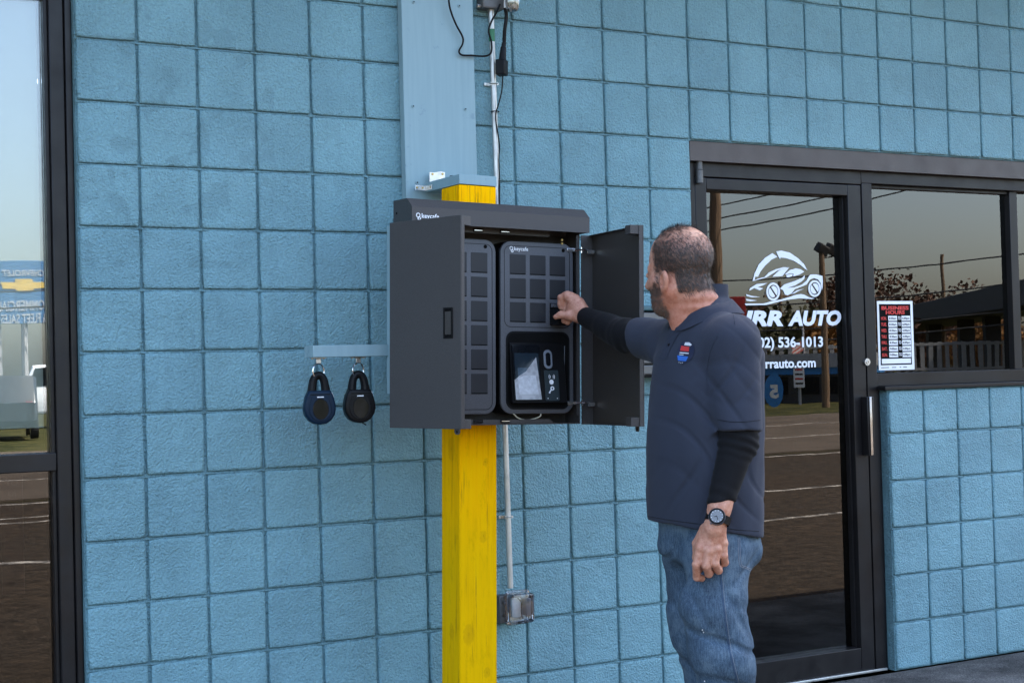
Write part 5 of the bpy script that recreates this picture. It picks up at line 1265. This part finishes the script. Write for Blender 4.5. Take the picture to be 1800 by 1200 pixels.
for dx in (0.05,0.62):
    m = MB(); m.box((-.24,-.16,-.17),(.24,.16,.17),0.05); m.xform(Matrix.Translation(p+Vector((dx,-.25*dx,5.35))) @ Matrix.Rotation(R(25),4,'Y') @ Matrix.Rotation(R(-20),4,'X')); m.build('floodlight','far_dark',fl)
MB().tube([p+Vector((0,0,5.05)),p+Vector((.62,-.15,5.12))],0.03,6).build('bracket','far_dark',fl)
def wire(a, b, sag, rad=0.020):
    pts = [a.lerp(b,t)+Vector((0,0,-sag*4*t*(1-t))) for t in np.linspace(0,1,17)]
    tag(MB().tube(pts, rad, 5).build('overhead_wire','far_dark'), next(ORD), 'wire', 'overhead wires crossing the mirrored sky')
ORD = iter(['uppermost thin wire rising steeply across the mirrored sky in the door','second thin wire rising steeply across the mirrored sky in the door','third thin wire rising steeply across the mirrored sky in the door','top of three wires bundled low across the door glass sky','middle of three wires bundled low across the door glass sky','lowest of three wires bundled low across the door glass sky','long nearly level wire just above the mirrored logo arc','thicker wire crossing behind the logo rear wheel','lowest thicker wire crossing under the logo','faint wire near the top of the side window glass','upper faint wire above the mirrored dealer sign','lower faint wire above the mirrored dealer sign'])
for z0,z1,az1,r1 in ((5.6,7.6,52,38),(5.3,7.2,52,38.4),(5.0,6.9,52,38.8),(6.6,9.4,46,30),(6.4,9.0,46,30.4),(6.2,8.6,46,30.8)):
    wire(across(30,46,z0), across(az1,r1,z1), 0.7)
for z0,z1 in ((4.05,4.9),(2.9,3.9),(2.4,3.4),(5.2,6.0)):
    wire(across(33,70,z0), across(54,62,z1), 0.5, 0.032)
for z0 in (4.9,4.3): wire(across(5,60,z0), across(20,60,z0+.2), 0.2, 0.03)

def tree(az, r, h, wd, leaf, label, n=900, seed=1):
    rg = random.Random(seed); p = across(az, r, G); t = thing('tree', label, 'tree', p, 'trees beyond the road')
    m = MB(); m.tube([p,p+Vector((.1,0,h*.3)),p+Vector((-.05,.1,h*.62))],[.04*h,.03*h,.012*h],8)
    for k in range(6):
        a = rg.uniform(0,6.28); m.tube([p+Vector((0,0,h*(.3+.05*k))),p+Vector((math.cos(a)*wd*.3,math.sin(a)*wd*.3,h*(.5+.06*k)))],[.014*h,.005*h],6)
    m.build('trunk','bark',t)
    clumps = [(rg.uniform(-.42,.42)*wd,rg.uniform(-.42,.42)*wd,h*rg.uniform(.35,.88),wd*rg.uniform(.12,.24)) for _ in range(30)]
    V, F = [], []
    for k in range(n):
        c = rg.choice(clumps); d = Vector((rg.gauss(0,1),rg.gauss(0,1),rg.gauss(0,1))).normalized()*c[3]*rg.uniform(.5,1.05)
        q = p+Vector(c[:3])+d; s = rg.uniform(.10,.24)
        a = Vector((rg.gauss(0,1),rg.gauss(0,1),rg.gauss(0,1))).normalized(); b_ = a.orthogonal().normalized()
        i = len(V); V += [q+a*s, q+b_*s*.6, q-a*s, q-b_*s*.6]; F.append((i,i+1,i+2,i+3))
    me = bpy.data.meshes.new('crown'); me.from_pydata(V,[],F); link('crown',me,leaf,t,False)
for k,(az,r,h,wd,lf,lb) in enumerate([
    (43.3,112,7.4,8.5,'leaf_brown','dark brown autumn tree mirrored left in the side window'),
    (44.5,116,6.6,8,'leaf_brown','lower brown tree mirrored right of the pole foot'),
    (45.9,120,5.6,8,'leaf_brown','small brown tree peeping over the mirrored canopy'),
    (38.2,74,4.0,5.5,'leaf_brown','brown bushy tree mirrored left below the logo'),
    (39.3,72,3.6,5.5,'leaf_olive','olive bushy tree mirrored below the emblem front wheel'),
    (40.3,75,3.9,5.5,'leaf_olive','olive tree mirrored behind the phone number'),
    (41.4,73,3.4,4.6,'leaf_orange','orange autumn tree mirrored right of the phone number'),
    (42.1,76,3.8,5.2,'leaf_brown','brown tree mirrored at the door glass right edge'),
    (37.2,80,4.2,4.6,'leaf_olive','olive tree mirrored behind the thick pole'),
    (47.2,104,4.2,5,'leaf_orange','orange shrub mirrored under the canopy')]): tree(az,r,h,wd,lf,lb,4200,k+11)

# filling-station canopy, columns, fence
cn = thing('station_canopy', 'long dark canopy on square columns mirrored in the side window', 'canopy', across(46,80,G))
a, b_ = across(42.6,112), across(50.5,60); u = (b_-a); L = u.length; ang = math.atan2(u.y,u.x)
m = MB(); m.box((0,-2.0,3.35),(L,2.0,4.35),0.05); m.xform(Matrix.Translation(a) @ Matrix.Rotation(ang,4,'Z')); m.build('roof','far_dark',cn)
for t_ in (0.16,0.33,0.45,0.60,0.70,0.86):
    m = MB(); m.box((t_*L-.35,-.35,G),(t_*L+.35,.35,3.36),0.03); m.xform(Matrix.Translation(a) @ Matrix.Rotation(ang,4,'Z')); m.build('column','far_dark',cn)
fe = thing('white_fence', 'white railing fence mirrored low behind the canopy columns', 'fence', across(44,72,G))
a, b_ = across(37,66), across(52,72); u = b_-a; L = u.length; ang = math.atan2(u.y,u.x); Mf = Matrix.Translation(a) @ Matrix.Rotation(ang,4,'Z')
for z in (0.95,2.0): m = MB(); m.box((0,-.04,z),(L,.04,z+.12)); m.xform(Mf); m.build('rail','fence_white',fe,False)
pk = MB(); pk.box((-.09,-.03,G),(.09,.03,2.15)); me = bpy.data.meshes.new('picket'); pk.bm.to_mesh(me); pk.bm.free(); me.materials.append(MATS['fence_white'])
k = 0.2
while k < L:
    o = bpy.data.objects.new('picket', me); COL.objects.link(o); o.parent = fe; o.matrix_parent_inverse = Matrix.Translation(-fe.location)
    o.matrix_basis = Mf @ Matrix.Translation((k,0.0 if True else 0,0)); k += 0.36
# low shop with blue fascia
sh = thing('roadside_shop', 'low grey building with blue fascia mirrored below the lettering', 'building', across(40.5,60,G))
a, b_ = across(37.5,61), across(42.6,60); u = b_-a; L = u.length; ang = math.atan2(u.y,u.x); Mf = Matrix.Translation(a) @ Matrix.Rotation(ang,4,'Z')
m = MB(); m.box((0,0,G),(L,-4,1.05)); m.xform(Mf); m.build('wall','far_dark',sh,False)
m = MB(); m.box((-.2,.05,0.95),(L+.2,-4.1,1.22)); m.xform(Mf); m.build('fascia','far_blue',sh,False)
m = MB(); m.box((-.3,.15,1.221),(L+.3,-4.2,1.75)); m.xform(Mf); m.build('roof','far_grey',sh,False)
for k in range(4): m = MB(); m.box((.5+k*1.2,.02,.2),(1.3+k*1.2,.06,.85)); m.xform(Mf); m.build('window','screen_glass',sh,False)

def board_sign(name, az, r, w_, z0, z1, mat, label, post=True, rad=0.05, oval=False):
    p = across(az, r, G); t = thing(name, label, 'sign', p)
    d = Vector((MX-p.x, MY-p.y, 0)).normalized(); s = Vector((0,0,1)).cross(d)
    M_ = Matrix(((s.x,d.x,0,p.x),(s.y,d.y,0,p.y),(0,0,1,0),(0,0,0,1)))
    m = MB()
    if oval: m.prism([(w_/2*math.cos(a),(z0+z1)/2+(z1-z0)/2*math.sin(a)) for a in np.arange(24)*math.pi/12],'y',-.06,.06)
    else: m.box((-w_/2,-.06,z0),(w_/2,.06,z1),0.01)
    m.xform(M_); pn = m.build('panel',mat,t)
    if post: m = MB(); m.cyl((0,-.10,0),(0,-.10,z1-.05),rad,8); m.xform(M_); m.build('post','far_grey',t)
    return t, p, s, d, pn
board_sign('red_sign',38.05,62,0.62,2.75,4.1,'far_red','red sign on a post mirrored beside the man collar')
t,p,s,d,pn = board_sign('oval_sign',39.3,52,0.60,-0.05,1.05,'far_blue','blue oval sign standing on the mirrored verge',True,0.03,True)
text('lettering','5',0.55,p+d*.07+Vector((0,0,.42)),-s if s.dot(Vector((1,0,0)))>0 and False else s,(0,0,1),'far_white',pn,0.03,0,'CENTER')
t,p,s,d,pn = board_sign('white_sign',40.2,53,0.34,0.55,1.30,'far_white','small white sign on a stake mirrored beside the oval sign')
for k in range(4): m = MB(); m.box((-.12,.062,.66+.16*k),(.12,.066,.72+.16*k)); m.xform(Matrix(((s.x,d.x,0,p.x),(s.y,d.y,0,p.y),(0,0,1,p.z+.14),(0,0,0,1)))); m.build('print_line','far_red' if k%2 else 'far_dark',pn,False)
# flag
p = across(40.4,64,G); fg = thing('flag','small striped flag on a pole mirrored under the phone number','flag',p)
MB().cyl(p,p+Vector((0,0,3.0)),0.04,8).build('pole','far_grey',fg)
plain('flag_red',(0.30,0.08,0.07),0.8); plain('flag_white',(0.34,0.30,0.29),0.8)
for k in range(5): MB().prism([(p.x-.62,p.z+1.75+.085*k),(p.x-.04,p.z+2.05+.085*k),(p.x-.04,p.z+2.133+.085*k),(p.x-.62,p.z+1.833+.085*k)],'y',p.y-.01,p.y+.01).build('stripe','flag_red' if k%2 == 0 else 'flag_white',fg,False)

# dealer sign reflected in the left window
t,p,s,d,pn = board_sign('dealer_sign',12.2,60,2.15,3.62,5.95,'sign_blue','blue dealer sign with gold emblem, mirrored in the left window',True,0.12)
MB().box((p.x+s.x*.9-.1,p.y+s.y*.9-.25,G),(p.x+s.x*.9+.1,p.y+s.y*.9-.1,3.65)).build('post','far_grey',t)
o_ = Vector((p.x,p.y,G))+d*.075
sx_ = s
text('lettering','COMMERCIAL',0.52,o_+Vector((0,0,4.25)),sx_,(0,0,1),'sign_white',pn,0.006,0,'CENTER',0.004,0.56)
text('lettering','& FLEET SALES',0.50,o_+Vector((0,0,3.78)),sx_,(0,0,1),'sign_white',pn,0.006,0,'CENTER',0.004,0.52)
text('lettering','CHEVROLET',0.30,o_+Vector((0,0,5.55)),sx_,(0,0,1),'sign_white',pn,0.006,0.2,'CENTER',0.004,0.85)
m = MB(); m.prism([(-.95,-.16),(-.36,-.16),(-.36,-.33),(.30,-.33),(.36,-.16),(.86,-.16),(.95,.16),(.36,.16),(.36,.33),(-.30,.33),(-.36,.16),(-.86,.16)],'y',.062,.085)
m.xform(Matrix(((s.x,d.x,0,p.x),(s.y,d.y,0,p.y),(0,0,1,5.05),(0,0,0,1))) @ Matrix.Diagonal((.85,1,.75,1))); m.build('emblem','gold',pn,False)

def car(az, r, rot, paint, label, kind):
    p = across(az, r, -0.11); t = thing('parked_car', label, 'car', p); t.rotation_euler = (0,0,R(rot)); t['_loc'] = 1; t.scale = (1.2,)*3 if kind == 'pickup' else (1,)*3
    if kind == 'pickup':
        Ls, prof = 5.4, [(-2.7,.55),(-2.7,1.05),(-.55,1.08),(-.5,1.12),(-.25,1.75),(1.0,1.78),(1.65,1.18),(2.55,1.05),(2.7,.85),(2.7,.5)]
        win = [[(-.38,1.15),(-.18,1.66),(.35,1.69),(.35,1.15)],[(.45,1.15),(.45,1.69),(.92,1.69),(1.42,1.18)]]
    else:
        Ls, prof = 4.6, [(-2.3,.5),(-2.32,.95),(-2.15,1.15),(-1.75,1.68),(.55,1.70),(1.25,1.10),(2.1,.98),(2.3,.75),(2.3,.45)]
        win = [[(-1.85,1.15),(-1.58,1.58),(-.5,1.62),(-.5,1.12)],[(-.4,1.12),(-.4,1.62),(.45,1.61),(1.0,1.12)]]
    m = MB(); m.prism(prof+[(1.9,.35),(-1.9,.35)],'y',-.88,.88,0.10,3); m.build('body',paint,t,True,40)
    for P in win:
        for y in (-.885,.885): MB().prism(P,'y',y-.006,y+.006).build('side_window','screen_glass',t,False)
    fw = [(prof[-4][0]-.12, prof[-4][1]+.05),(prof[-5][0]+.05,prof[-5][1]-.10)] if kind != 'pickup' else [(1.60,1.24),(1.07,1.70)]
    (xa_,za_),(xb_,zb_) = fw; MB().prism([(xa_+.03,za_),(xb_+.03,zb_),(xb_-.02,zb_),(xa_-.02,za_)],'y',-.72,.72).build('windscreen','screen_glass',t,False)
    for x in (-Ls*.31,Ls*.31):
        for y in (-.80,.80):
            w_ = MB().cyl((x,y-.10,.34),(x,y+.10,.34),0.34,18).build('wheel','tyre',t); MB().cyl((x,y-.105,.34),(x,y+.105,.34),0.20,14).build('rim','chrome',w_)
    for y in (-.66,.66): MB().box((Ls/2-.06,y-.14,.70),(Ls/2+.005,y+.14,.84),0.02).build('headlight','far_white',t); MB().box((-Ls/2-.01,y-.10,.75),(-Ls/2+.05,y+.10,.98),0.02).build('tail_light','lens_red',t)
    return t
car(12.75,56,12,'car_white','white pickup truck mirrored in the left shop window','pickup')
car(11.35,45,-80,'car_dark','dark car mirrored in front of the white pickup truck','suv')
